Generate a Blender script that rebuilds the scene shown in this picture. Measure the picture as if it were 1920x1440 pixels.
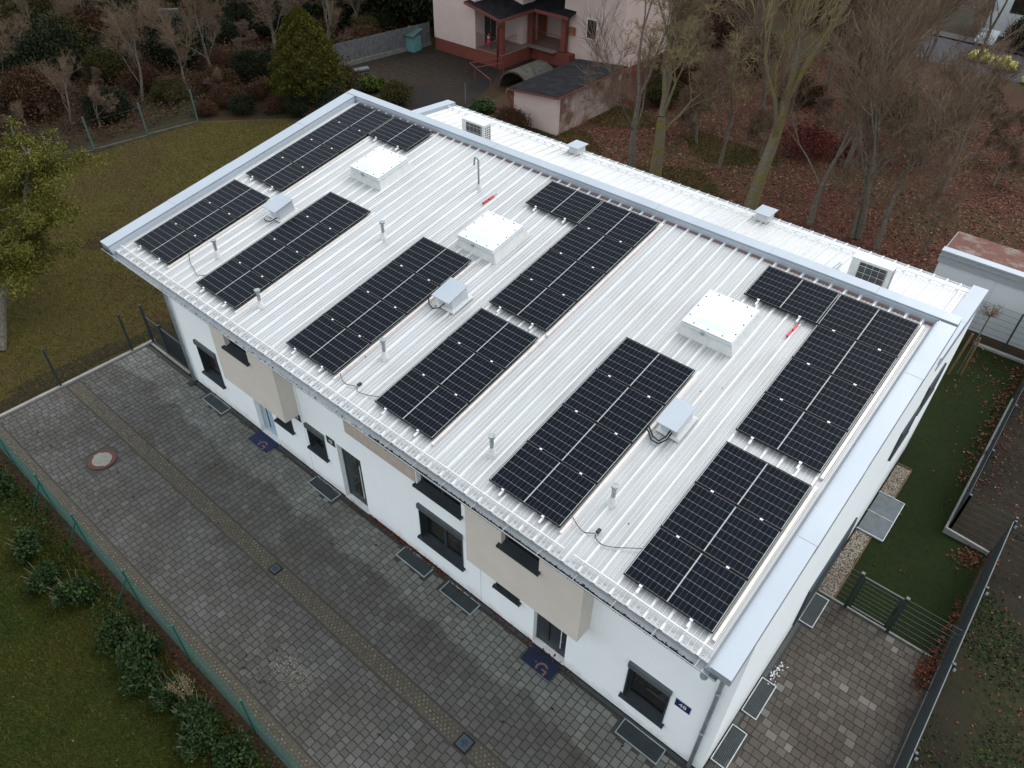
import bpy, math, random
import numpy as np
from mathutils import Vector, Matrix, Euler
R = math.radians
random.seed(7)
for o in list(bpy.data.objects): bpy.data.objects.remove(o, do_unlink=True)
scene = bpy.context.scene
COL = scene.collection

# ---------------------------------------------------------------- camera, sky, sun, exposure
cam_d = bpy.data.cameras.new('camera'); cam = bpy.data.objects.new('camera', cam_d); COL.objects.link(cam)
cam.location = (3.26932649, -7.00177694, 16.28447141)
cam.rotation_euler = (0.85177550, -0.01521944, 0.70706432)
cam_d.sensor_fit = 'HORIZONTAL'; cam_d.sensor_width = 36.0; cam_d.lens = 36.0 * 1398.1667 / 1920
cam_d.clip_start = 0.1; cam_d.clip_end = 1000
scene.camera = cam
SUN_EL, SUN_AZ = R(52), R(22)            # azimuth measured from +Y towards +X
w = bpy.data.worlds.new('World'); scene.world = w; w.use_nodes = True
wn = w.node_tree.nodes; wl = w.node_tree.links; wn.clear()
wo = wn.new('ShaderNodeOutputWorld'); bg = wn.new('ShaderNodeBackground'); sky = wn.new('ShaderNodeTexSky')
hs = wn.new('ShaderNodeHueSaturation')
sky.sky_type = 'NISHITA'; sky.sun_disc = False; sky.sun_elevation = SUN_EL; sky.sun_rotation = SUN_AZ
sky.dust_density = 4.0; sky.air_density = 1.2; sky.ozone_density = 1.0
hs.inputs['Saturation'].default_value = 0.42
cloud = wn.new('ShaderNodeMix'); cloud.data_type = 'RGBA'; cloud.inputs['Factor'].default_value = 0.80   # even overcast layer over the sky
cloud.inputs[7].default_value = (3.35, 3.58, 3.78, 1)
wl.new(sky.outputs[0], hs.inputs['Color']); wl.new(hs.outputs[0], cloud.inputs[6]); wl.new(cloud.outputs[2], bg.inputs['Color'])
bg.inputs['Strength'].default_value = 0.15
wl.new(bg.outputs[0], wo.inputs['Surface'])
sd = bpy.data.lights.new('sun', 'SUN'); so = bpy.data.objects.new('sun', sd); COL.objects.link(so)
sd.energy = 0.5; sd.angle = R(28); sd.color = (1.0, 0.97, 0.93)
dvec = Vector((math.sin(SUN_AZ) * math.cos(SUN_EL), math.cos(SUN_AZ) * math.cos(SUN_EL), math.sin(SUN_EL)))
so.rotation_euler = dvec.to_track_quat('Z', 'Y').to_euler(); so.location = (0, 30, 40)
scene.view_settings.view_transform = 'Standard'; scene.view_settings.look = 'None'
scene.view_settings.exposure = 1.33; scene.view_settings.gamma = 1.0
scene.view_settings.use_curve_mapping = False
scene.render.engine = 'CYCLES'
scene.render.resolution_x = 1024; scene.render.resolution_y = 768

# ---------------------------------------------------------------- materials
M = {}
class Mat:
    """small wrapper to build node materials"""
    def __init__(s, name, rough=0.7, metal=0.0, spec=0.5):
        s.m = bpy.data.materials.new(name); s.m.use_nodes = True
        s.nt = s.m.node_tree; s.N = s.nt.nodes; s.L = s.nt.links
        s.b = s.N['Principled BSDF']
        s.b.inputs['Roughness'].default_value = rough; s.b.inputs['Metallic'].default_value = metal
        s.b.inputs['Specular IOR Level'].default_value = spec
        M[name] = s.m
    def n(s, t, **kw):
        x = s.N.new(t)
        for k, v in kw.items(): setattr(x, k, v)
        return x
    def l(s, a, b): s.L.new(a, b)
    def col(s, c):
        if isinstance(c, (tuple, list)): s.b.inputs['Base Color'].default_value = (*c, 1)
        else: s.l(c, s.b.inputs['Base Color'])
        return s
    def pos(s, scale=(1, 1, 1), obj=False):
        g = s.n('ShaderNodeTexCoord') if obj else s.n('ShaderNodeNewGeometry')
        mp = s.n('ShaderNodeMapping'); mp.inputs['Scale'].default_value = scale
        s.l(g.outputs['Object'] if obj else g.outputs['Position'], mp.inputs[0]); return mp.outputs[0]
    def noise(s, scale, detail=3, rough=0.55, vec=None, sc=(1, 1, 1)):
        t = s.n('ShaderNodeTexNoise'); t.inputs['Scale'].default_value = scale; t.inputs['Detail'].default_value = detail
        t.inputs['Roughness'].default_value = rough
        s.l(vec if vec is not None else s.pos(sc), t.inputs['Vector']); return t.outputs['Fac']
    def ramp(s, fac, stops):
        r = s.n('ShaderNodeValToRGB'); e = r.color_ramp.elements
        while len(e) > 1: e.remove(e[-1])
        e[0].position = stops[0][0]; e[0].color = (*stops[0][1], 1)
        for p, c in stops[1:]:
            q = e.new(p); q.color = (*c, 1)
        s.l(fac, r.inputs[0]); return r.outputs[0]
    def mix(s, f, a, b, mode='MIX'):
        x = s.n('ShaderNodeMix', data_type='RGBA', blend_type=mode)
        if isinstance(f, (int, float)): x.inputs['Factor'].default_value = f
        else: s.l(f, x.inputs['Factor'])
        for k, c in ((6, a), (7, b)):
            if isinstance(c, (tuple, list)): x.inputs[k].default_value = (*c, 1)
            else: s.l(c, x.inputs[k])
        return x.outputs[2]
    def math(s, op, a, b=None, c=None):
        x = s.n('ShaderNodeMath', operation=op)
        for i, v in enumerate((a, b, c)):
            if v is None: continue
            if isinstance(v, (int, float)): x.inputs[i].default_value = v
            else: s.l(v, x.inputs[i])
        return x.outputs[0]
    def bump(s, h, strength=0.3, dist=0.02):
        b = s.n('ShaderNodeBump'); b.inputs['Strength'].default_value = strength; b.inputs['Distance'].default_value = dist
        s.l(h, b.inputs['Height']); s.l(b.outputs[0], s.b.inputs['Normal']); return s
    def rnd(s):
        g = s.n('ShaderNodeNewGeometry'); o = s.n('ShaderNodeObjectInfo')
        return s.math('FRACT', s.math('ADD', g.outputs['Random Per Island'], o.outputs['Random']))

def plain(name, c, rough=0.6, metal=0.0, var=0.12, scale=6, spec=0.5, bump=0.0):
    m = Mat(name, rough, metal, spec)
    n = m.noise(scale, 4)
    m.col(m.ramp(n, [(0.25, tuple(x * (1 - var) for x in c)), (0.75, tuple(min(1, x * (1 + var)) for x in c))]))
    if bump: m.bump(m.noise(scale * 12, 3), bump, 0.01)
    return m

def mk_materials():
    # rendered facade, a little rain streaking
    m = Mat('white_render', 0.85, spec=0.3)
    a = m.noise(1.1, 4); st = m.noise(2.2, 4, sc=(3, 3, 0.35))
    c = m.mix(m.ramp(a, [(0.3, (0, 0, 0)), (0.7, (1, 1, 1))]), (0.80, 0.845, 0.855), (0.84, 0.875, 0.88))
    c = m.mix(m.ramp(st, [(0.62, (0, 0, 0)), (0.85, (0.35, 0.35, 0.35))]), c, (0.70, 0.72, 0.72))
    gp = m.n('ShaderNodeNewGeometry'); sz_ = m.n('ShaderNodeSeparateXYZ'); m.l(gp.outputs['Position'], sz_.inputs[0])
    low = m.math('SUBTRACT', m.math('MULTIPLY', m.noise(3.0, 5, .7), .75), sz_.outputs[2])
    c = m.mix(m.ramp(low, [(0.05, (0, 0, 0)), (0.40, (0.55, 0.55, 0.55))]), c, (0.40, 0.37, 0.33))
    spots = m.noise(7, 5, .75)
    c = m.mix(m.ramp(spots, [(0.72, (0, 0, 0)), (0.80, (0.30, 0.30, 0.30))]), c, (0.52, 0.52, 0.50))
    m.col(c).bump(m.noise(160, 2), 0.25, 0.004)
    m = Mat('beige_render', 0.85, spec=0.3)
    m.col(m.ramp(m.noise(1.6, 4), [(0.3, (0.56, 0.51, 0.45)), (0.7, (0.60, 0.55, 0.49))])).bump(m.noise(160, 2), 0.25, 0.004)
    plain('beige_render_dark', (0.42, 0.36, 0.30), 0.85, bump=0.2)
    # profiled metal roof sheet : streaks along the fall, dirt, faint blotches
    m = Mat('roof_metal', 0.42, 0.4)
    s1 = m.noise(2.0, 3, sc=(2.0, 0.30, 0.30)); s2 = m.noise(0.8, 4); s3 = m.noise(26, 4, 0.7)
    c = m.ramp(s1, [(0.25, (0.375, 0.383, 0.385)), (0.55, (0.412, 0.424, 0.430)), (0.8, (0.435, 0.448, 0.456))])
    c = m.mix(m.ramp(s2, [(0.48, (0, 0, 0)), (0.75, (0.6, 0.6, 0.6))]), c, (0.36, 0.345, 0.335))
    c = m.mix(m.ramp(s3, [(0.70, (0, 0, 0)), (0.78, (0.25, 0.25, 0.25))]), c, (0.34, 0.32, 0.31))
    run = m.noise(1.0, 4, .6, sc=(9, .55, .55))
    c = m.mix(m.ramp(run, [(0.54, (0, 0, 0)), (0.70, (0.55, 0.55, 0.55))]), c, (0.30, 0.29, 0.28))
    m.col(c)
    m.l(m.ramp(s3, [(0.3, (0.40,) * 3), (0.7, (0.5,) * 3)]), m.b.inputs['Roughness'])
    m = Mat('roof_rib_lit', 0.36, 0.35)      # lighter copy of the sheet colour: light catching the ribs is painted in
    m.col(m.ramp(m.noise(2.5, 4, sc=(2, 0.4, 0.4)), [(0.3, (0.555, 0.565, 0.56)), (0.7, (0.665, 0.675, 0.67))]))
    m = Mat('roof_metal_bright', 0.33, 0.45)
    c = m.ramp(m.noise(3.0, 4, sc=(3, 0.3, 0.3)), [(0.3, (0.56, 0.57, 0.58)), (0.7, (0.66, 0.665, 0.67))])
    m.col(m.mix(m.ramp(m.noise(18, 4), [(0.68, (0, 0, 0)), (0.76, (0.4,) * 3)]), c, (0.45, 0.42, 0.4)))
    m = Mat('flashing', 0.45, 0.3)
    m.col(m.ramp(m.noise(1.3, 5, sc=(1, 0.4, 1)), [(0.3, (0.35, 0.395, 0.445)), (0.7, (0.39, 0.43, 0.475))]))
    m.bump(m.noise(1.6, 2), 0.15, 0.03)
    plain('white_plastic', (0.60, 0.64, 0.645), 0.35, var=0.03)
    plain('white_membrane', (0.52, 0.53, 0.52), 0.7, var=0.1, bump=0.3)
    m = Mat('acrylic', 0.2); m.col((0.64, 0.69, 0.70)); m.b.inputs['Subsurface Weight'].default_value = 0.0
    m = Mat('galvanised', 0.4, 0.6)
    m.col(m.ramp(m.noise(14, 3), [(0.3, (0.23, 0.26, 0.27)), (0.7, (0.38, 0.41, 0.42))]))
    m = Mat('box_metal', 0.4, 0.25)
    c = m.ramp(m.noise(2.5, 3), [(0.3, (0.46, 0.50, 0.54)), (0.7, (0.54, 0.58, 0.62))])
    m.col(m.mix(m.ramp(m.noise(9, 4), [(0.6, (0, 0, 0)), (0.75, (0.4,) * 3)]), c, (0.36, 0.29, 0.24)))
    plain('anthracite', (0.022, 0.030, 0.035), 0.45, var=0.2, scale=3)
    plain('anthracite_light', (0.07, 0.085, 0.09), 0.5, var=0.25, scale=3)
    plain('fence_panel', (0.022, 0.033, 0.042), 0.5, var=0.3, scale=5)
    plain('black_rubber', (0.010, 0.010, 0.010), 0.6)
    plain('frame_black', (0.006, 0.0065, 0.0075), 0.5, spec=0.2)
    plain('aluminium', (0.80, 0.80, 0.80), 0.35, metal=0.35)
    plain('window_matte', (0.055, 0.068, 0.075), 0.95, spec=0.05); plain('seal_brown', (0.14, 0.075, 0.068), 0.9); plain('duct_metal', (0.66, 0.61, 0.58), 0.4, metal=0.25); plain('rail_grey', (0.62, 0.62, 0.61), 0.45, metal=0.2); plain('gutter_zinc', (0.30, 0.325, 0.34), 0.45, metal=0.3, var=0.1)
    plain('zinc', (0.34, 0.37, 0.39), 0.45, metal=0.35, var=0.25, scale=5)
    plain('red_plastic', (0.55, 0.03, 0.05), 0.4)
    m = Mat('glass_dark', 0.06, spec=0.6); m.col(m.ramp(m.noise(2.2, 2), [(0.35, (0.008, 0.009, 0.010)), (0.7, (0.028, 0.022, 0.015))]))
    m = Mat('glass_curtain', 0.1, spec=0.6); m.col(m.ramp(m.noise(7, 2, sc=(1, 1, 0.3)), [(0.35, (0.012, 0.015, 0.013)), (0.7, (0.045, 0.05, 0.045))]))
    # photovoltaic laminate : 2 x 9 columns by 6 rows of half cells, in object coordinates
    m = Mat('photovoltaic', 0.42, spec=0.05)
    tc = m.n('ShaderNodeTexCoord'); sp = m.n('ShaderNodeSeparateXYZ'); m.l(tc.outputs['Object'], sp.inputs[0])
    X, Y = sp.outputs[0], sp.outputs[1]
    PWm, PHm = 1.712, 1.134
    mx = 0.022; mid = 0.012; cw = (PWm / 2 - mx - mid) / 9; my = 0.022; ch = (PHm - 2 * my) / 6
    xm = m.math('ABSOLUTE', m.math('SUBTRACT', X, PWm / 2))            # distance from centre line
    xc = m.math('DIVIDE', m.math('SUBTRACT', xm, mid), cw)
    xf = m.math('ABSOLUTE', m.math('SUBTRACT', m.math('FRACT', xc), 0.5))
    linex = m.math('GREATER_THAN', xf, 0.5 - 0.0027 / cw)
    yc = m.math('DIVIDE', m.math('SUBTRACT', Y, my), ch)
    yf = m.math('ABSOLUTE', m.math('SUBTRACT', m.math('FRACT', yc), 0.5))
    liney = m.math('GREATER_THAN', yf, 0.5 - 0.0030 / ch)
    cen = m.math('LESS_THAN', xm, mid * 0.85)
    ex = m.math('GREATER_THAN', xm, PWm / 2 - mx)
    ey = m.math('GREATER_THAN', m.math('ABSOLUTE', m.math('SUBTRACT', Y, PHm / 2)), PHm / 2 - my * 0.95)
    # diamonds where the cell corners meet
    dia = m.math('LESS_THAN', m.math('ADD', m.math('MULTIPLY', m.math('SUBTRACT', 0.5, xf), cw), m.math('MULTIPLY', m.math('SUBTRACT', 0.5, yf), ch)), 0.009)
    o = m.n('ShaderNodeObjectInfo')
    cell = m.ramp(m.math('FRACT', m.math('MULTIPLY', m.math('ADD', m.math('FLOOR', xc), m.math('MULTIPLY', m.math('FLOOR', yc), 3.7)), 0.371)),
                  [(0.0, (0.0035, 0.0048, 0.0075)), (1.0, (0.0055, 0.007, 0.0125))])
    c = m.mix(linex, cell, (0.055, 0.062, 0.075))
    c = m.mix(liney, c, (0.17, 0.18, 0.195))
    c = m.mix(dia, c, (0.22, 0.23, 0.24))
    c = m.mix(m.math('MAXIMUM', cen, ex), c, (0.34, 0.38, 0.36))
    c = m.mix(ey, c, (0.025, 0.027, 0.03))
    m.col(c)
    # pavers
    def paver(name, cols, dry):
        m = Mat(name, 0.8, spec=0.3)
        r = m.rnd()
        c = m.ramp(r, cols)
        n = m.noise(0.55, 4)
        c = m.mix(m.ramp(n, [(0.35, (0, 0, 0)), (0.65, (1, 1, 1))]), c, m.mix(1.0, c, (0.74, 0.71, 0.66), 'MULTIPLY'))
        if dry:   # a dry band under the eaves : the paving further out is damp
            g = m.n('ShaderNodeNewGeometry'); s2 = m.n('ShaderNodeSeparateXYZ'); m.l(g.outputs['Position'], s2.inputs[0])
            e = m.math('ADD', s2.outputs[1], m.math('MULTIPLY', m.math('SUBTRACT', m.noise(0.9, 3), 0.5), 1.1))
            f = m.ramp(m.math('MULTIPLY_ADD', e, 1.0, 1.15), [(0.42, (0, 0, 0)), (0.58, (1, 1, 1))])
            f2 = m.math('MULTIPLY', f, 0.85)
            c = m.mix(f2, c, m.mix(1.0, c, (1.75, 1.85, 1.85), 'MULTIPLY'))
        sp2 = m.noise(45, 3, 0.7)
        c = m.mix(m.ramp(sp2, [(0.35, (0.4,) * 3), (0.6, (0, 0, 0))]), c, m.mix(1.0, c, (0.72,) * 3, 'MULTIPLY'))
        m.col(c).bump(m.noise(90, 3), 0.4, 0.006)
    paver('paver_grey', [(0, (0.080, 0.079, 0.073)), (0.5, (0.094, 0.092, 0.085)), (0.9, (0.110, 0.107, 0.099)), (1, (0.122, 0.119, 0.111))], True)
    paver('paver_brown', [(0, (0.070, 0.060, 0.051)), (0.55, (0.086, 0.074, 0.063)), (0.94, (0.106, 0.094, 0.081)), (0.97, (0.14, 0.13, 0.115)), (1, (0.17, 0.16, 0.145))], False)
    m = Mat('joint_sand', 0.95)
    m.col(m.ramp(m.noise(8, 4), [(0.3, (0.036, 0.035, 0.031)), (0.7, (0.056, 0.053, 0.046))]))
    m = Mat('strip_soil', 0.95); m.col(m.ramp(m.noise(14, 4), [(0.3, (0.048, 0.042, 0.030)), (0.7, (0.085, 0.074, 0.054))]))
    m = Mat('strip_stone', 0.85); m.col(m.ramp(m.rnd(), [(0, (0.075, 0.070, 0.056)), (0.7, (0.125, 0.115, 0.092)), (1, (0.18, 0.165, 0.13))]))
    plain('concrete', (0.25, 0.25, 0.235), 0.8, var=0.2, scale=4, bump=0.3)
    plain('paving_far', (0.050, 0.042, 0.042), 0.9, var=0.2); plain('mossy_stone', (0.050, 0.048, 0.038), 0.95, var=0.5, scale=3, bump=0.6)
    plain('concrete_dark', (0.12, 0.12, 0.11), 0.85, var=0.3, scale=4, bump=0.3)
    # grounds
    def ground(name, a, b, c2, sc, patch=None, bumpv=0.6):
        m = Mat(name, 0.95, spec=0.15)
        n1 = m.noise(sc, 6, 0.7); n2 = m.noise(sc * 9, 4, 0.7); n3 = m.noise(0.13, 4)
        c = m.mix(m.ramp(n1, [(0.33, (0, 0, 0)), (0.67, (1, 1, 1))]), a, b)
        c = m.mix(m.ramp(n2, [(0.45, (0, 0, 0)), (0.7, (1, 1, 1))]), c, c2)
        if patch: c = m.mix(m.ramp(n3, [(0.46, (0, 0, 0)), (0.58, (1, 1, 1))]), c, m.mix(m.ramp(n2, [(0.4, (0, 0, 0)), (0.6, (1, 1, 1))]), patch[0], patch[1]))
        m.col(c).bump(n2, bumpv, 0.05)
    ground('wild_ground', (0.020, 0.012, 0.008), (0.045, 0.024, 0.014), (0.022, 0.020, 0.009), 0.5, ((0.016, 0.017, 0.008), (0.03, 0.026, 0.013)))
    ground('leafy_ground', (0.042, 0.017, 0.012), (0.075, 0.030, 0.020), (0.030, 0.018, 0.012), 0.7, ((0.025, 0.024, 0.009), (0.050, 0.037, 0.017)))
    ground('moss_lawn', (0.044, 0.036, 0.008), (0.070, 0.055, 0.012), (0.032, 0.030, 0.008), 0.6, ((0.038, 0.024, 0.010), (0.062, 0.040, 0.015)))
    ground('front_lawn', (0.014, 0.021, 0.003), (0.032, 0.040, 0.005), (0.010, 0.016, 0.003), 0.9, ((0.040, 0.034, 0.007), (0.022, 0.028, 0.005)))
    ground('turf', (0.0095, 0.0165, 0.0035), (0.0135, 0.0215, 0.0045), (0.009, 0.015, 0.0035), 0.5, None, 0.3)
    ground('bare_soil', (0.016, 0.013, 0.010), (0.030, 0.024, 0.018), (0.012, 0.012, 0.007), 0.6, ((0.016, 0.018, 0.008), (0.03, 0.028, 0.013)))
    ground('asphalt', (0.011, 0.010, 0.011), (0.018, 0.016, 0.017), (0.009, 0.009, 0.009), 0.4, ((0.016, 0.012, 0.010), (0.030, 0.022, 0.014)), 0.2)
    ground('street_asphalt', (0.050, 0.050, 0.058), (0.065, 0.062, 0.070), (0.045, 0.045, 0.05), 0.4, None, 0.2)
    m = Mat('grass_blade', 0.7, spec=0.2); m.col(m.mix(m.ramp(m.noise(.5, 4), [(0.35, (0, 0, 0)), (0.65, (1, 1, 1))]), m.ramp(m.rnd(), [(0, (0.015, 0.031, 0.003)), (0.6, (0.036, 0.058, 0.006)), (1, (0.068, 0.084, 0.014))]), m.ramp(m.rnd(), [(0, (0.034, 0.036, 0.004)), (0.6, (0.074, 0.068, 0.009)), (1, (0.115, 0.096, 0.020))])))
    m = Mat('moss_blade', 0.7, spec=0.2); m.col(m.ramp(m.rnd(), [(0, (0.042, 0.042, 0.007)), (0.6, (0.082, 0.076, 0.012)), (1, (0.120, 0.105, 0.024))]))
    m = Mat('turf_blade', 0.6, spec=0.2); m.col(m.ramp(m.rnd(), [(0, (0.008, 0.017, 0.003)), (1, (0.017, 0.029, 0.005))]))
    m = Mat('dead_leaf', 0.75, spec=0.2); m.col(m.ramp(m.rnd(), [(0, (0.045, 0.015, 0.009)), (0.55, (0.100, 0.032, 0.018)), (0.93, (0.145, 0.060, 0.030)), (1, (0.24, 0.15, 0.10))]))
    m = Mat('rust_leaf', 0.75, spec=0.2); m.col(m.ramp(m.rnd(), [(0, (0.045, 0.013, 0.008)), (0.6, (0.095, 0.027, 0.014)), (1, (0.17, 0.07, 0.035))]))
    m = Mat('dry_leaf', 0.75, spec=0.2); m.col(m.ramp(m.rnd(), [(0, (0.12, 0.09, 0.05)), (1, (0.26, 0.21, 0.13))]))
    m = Mat('yellow_leaf', 0.75, spec=0.2); m.col(m.ramp(m.rnd(), [(0, (0.14, 0.11, 0.03)), (1, (0.20, 0.17, 0.05))]))
    m = Mat('gravel_stone', 0.8); m.col(m.ramp(m.rnd(), [(0, (0.12, 0.09, 0.065)), (0.5, (0.26, 0.22, 0.17)), (1, (0.50, 0.45, 0.38))]))
    def leaf(name, a, b, c):
        m = Mat(name, 0.75, spec=0.12); m.col(m.ramp(m.rnd(), [(0, a), (0.6, b), (1, c)]))
    leaf('leaf_laurel', (0.008, 0.020, 0.007), (0.020, 0.040, 0.012), (0.045, 0.068, 0.018))
    leaf('leaf_dark', (0.005, 0.008, 0.004), (0.013, 0.017, 0.007), (0.026, 0.030, 0.011))
    leaf('leaf_conifer', (0.024, 0.026, 0.003), (0.052, 0.050, 0.006), (0.085, 0.078, 0.010))
    leaf('leaf_pine', (0.040, 0.042, 0.008), (0.095, 0.092, 0.016), (0.160, 0.150, 0.030))
    leaf('leaf_olive', (0.018, 0.018, 0.006), (0.036, 0.033, 0.009), (0.060, 0.052, 0.014))
    leaf('leaf_brown', (0.024, 0.012, 0.006), (0.048, 0.024, 0.012), (0.080, 0.042, 0.022))
    plain('grate_steel', (0.10, 0.125, 0.13), 0.5, metal=0.3, var=0.2); plain('mesh_grey', (0.045, 0.06, 0.06), 0.5)
    leaf('gutter_muck', (0.008, 0.006, 0.005), (0.018, 0.012, 0.009), (0.04, 0.022, 0.015))
    leaf('leaf_red', (0.05, 0.012, 0.010), (0.105, 0.024, 0.020), (0.17, 0.05, 0.036))
    leaf('leaf_fern', (0.03, 0.045, 0.008), (0.05, 0.07, 0.012), (0.09, 0.10, 0.02))
    m = Mat('bark_moss', 0.9, spec=0.2)
    m.col(m.mix(m.ramp(m.noise(1.6, 4), [(0.42, (0, 0, 0)), (0.62, (1, 1, 1))]), m.ramp(m.noise(16, 4), [(0.3, (0.085, 0.070, 0.052)), (0.7, (0.175, 0.150, 0.115))]), m.ramp(m.noise(9, 3), [(0.3, (0.095, 0.080, 0.030)), (0.7, (0.175, 0.140, 0.045))])))
    m.bump(m.noise(30, 4), 0.5, 0.02)
    m = Mat('bark_grey', 0.9, spec=0.2); m.col(m.ramp(m.noise(13, 4), [(0.3, (0.070, 0.058, 0.045)), (0.7, (0.165, 0.148, 0.120))])).bump(m.noise(30, 4), 0.5, 0.02)
    m = Mat('twig', 0.9, spec=0.2); m.col(m.ramp(m.rnd(), [(0, (0.115, 0.088, 0.052)), (0.6, (0.200, 0.160, 0.080)), (1, (0.26, 0.205, 0.110))]))
    m = Mat('twig_brown', 0.9, spec=0.2); m.col(m.ramp(m.rnd(), [(0, (0.075, 0.050, 0.034)), (0.6, (0.145, 0.100, 0.068)), (1, (0.200, 0.145, 0.100))]))
    m = Mat('twig_pale', 0.9, spec=0.2); m.col(m.ramp(m.rnd(), [(0, (0.05, 0.038, 0.030)), (1, (0.125, 0.095, 0.072))]))
    # neighbour
    plain('pink_render', (0.50, 0.39, 0.355), 0.9, var=0.08, scale=1.2, bump=0.3)
    m = Mat('pink_render_worn', 0.95, spec=0.2)
    m.col(m.mix(m.ramp(m.noise(.55, 5, .65), [(0.44, (0, 0, 0)), (0.54, (1, 1, 1))]), m.ramp(m.noise(5, 4), [(0.3, (0.10, 0.058, 0.042)), (0.7, (0.18, 0.115, 0.085))]), m.ramp(m.noise(3, 4), [(0.3, (0.22, 0.165, 0.145)), (0.7, (0.34, 0.27, 0.245))]))).bump(m.noise(25, 4), .5, .02)
    plain('plinth_red', (0.15, 0.034, 0.022), 0.8, var=0.15, scale=1.5)
    plain('oxide_red', (0.14, 0.036, 0.024), 0.7, var=0.2, scale=3)
    m = Mat('rust_roof', 0.85); m.col(m.mix(m.ramp(m.noise(1.3, 5, .7), [(0.5, (0, 0, 0)), (0.66, (1, 1, 1))]), m.ramp(m.noise(6, 4), [(0.3, (0.085, 0.032, 0.024)), (0.7, (0.15, 0.060, 0.042))]), (0.20, 0.17, 0.15)))
    plain('roof_felt', (0.014, 0.014, 0.016), 0.95, var=0.5, scale=2, bump=0.6, spec=0.08)
    plain('porch_tile', (0.17, 0.135, 0.115), 0.8)
    plain('weathered_wood', (0.095, 0.097, 0.10), 0.9, var=0.35, scale=4)
    plain('stake_wood', (0.15, 0.085, 0.035), 0.9, var=0.3, scale=8)
    plain('teal_metal', (0.10, 0.24, 0.25), 0.6); plain('teal_dark', (0.022, 0.055, 0.050), 0.7)
    plain('green_steel', (0.010, 0.085, 0.060), 0.45); plain('green_wire', (0.022, 0.080, 0.070), 0.6, spec=0.2)
    plain('old_green', (0.05, 0.095, 0.085), 0.6)
    plain('white_wall', (0.50, 0.53, 0.54), 0.85, var=0.05, scale=1)
    plain('grey_fascia', (0.27, 0.30, 0.31), 0.6, var=0.05)
    plain('sign_blue', (0.012, 0.014, 0.085), 0.35, var=0.05); plain('sign_black', (0.012, 0.014, 0.022), 0.35, var=0.05)
    plain('sign_white', (0.62, 0.64, 0.66), 0.4, var=0.02)
    plain('mat_navy', (0.006, 0.014, 0.040), 0.95, var=0.2, scale=30); plain('mat_blue', (0.012, 0.022, 0.065), 0.95, var=0.2, scale=30)
    plain('mat_logo', (0.17, 0.095, 0.095), 0.95)
    plain('iron_rust', (0.085, 0.028, 0.018), 0.8, var=0.25, scale=18); plain('iron_blue', (0.045, 0.065, 0.08), 0.5, metal=0.4)
    plain('cover_concrete', (0.20, 0.20, 0.165), 0.85, var=0.15, scale=8, bump=0.4)
    plain('door_blue', (0.33, 0.42, 0.50), 0.6, var=0.05); plain('door_wood', (0.20, 0.07, 0.03), 0.5)
    plain('tape_yellow', (0.50, 0.45, 0.20), 0.5); plain('slab_blue', (0.085, 0.105, 0.115), 0.75, var=0.25, scale=5)
    plain('car_white', (0.40, 0.47, 0.52), 0.4); plain('bag_yellow', (0.42, 0.40, 0.07), 0.5, var=0.3, scale=3)
    plain('panel_back', (0.5, 0.5, 0.5), 0.5)
mk_materials()

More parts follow.
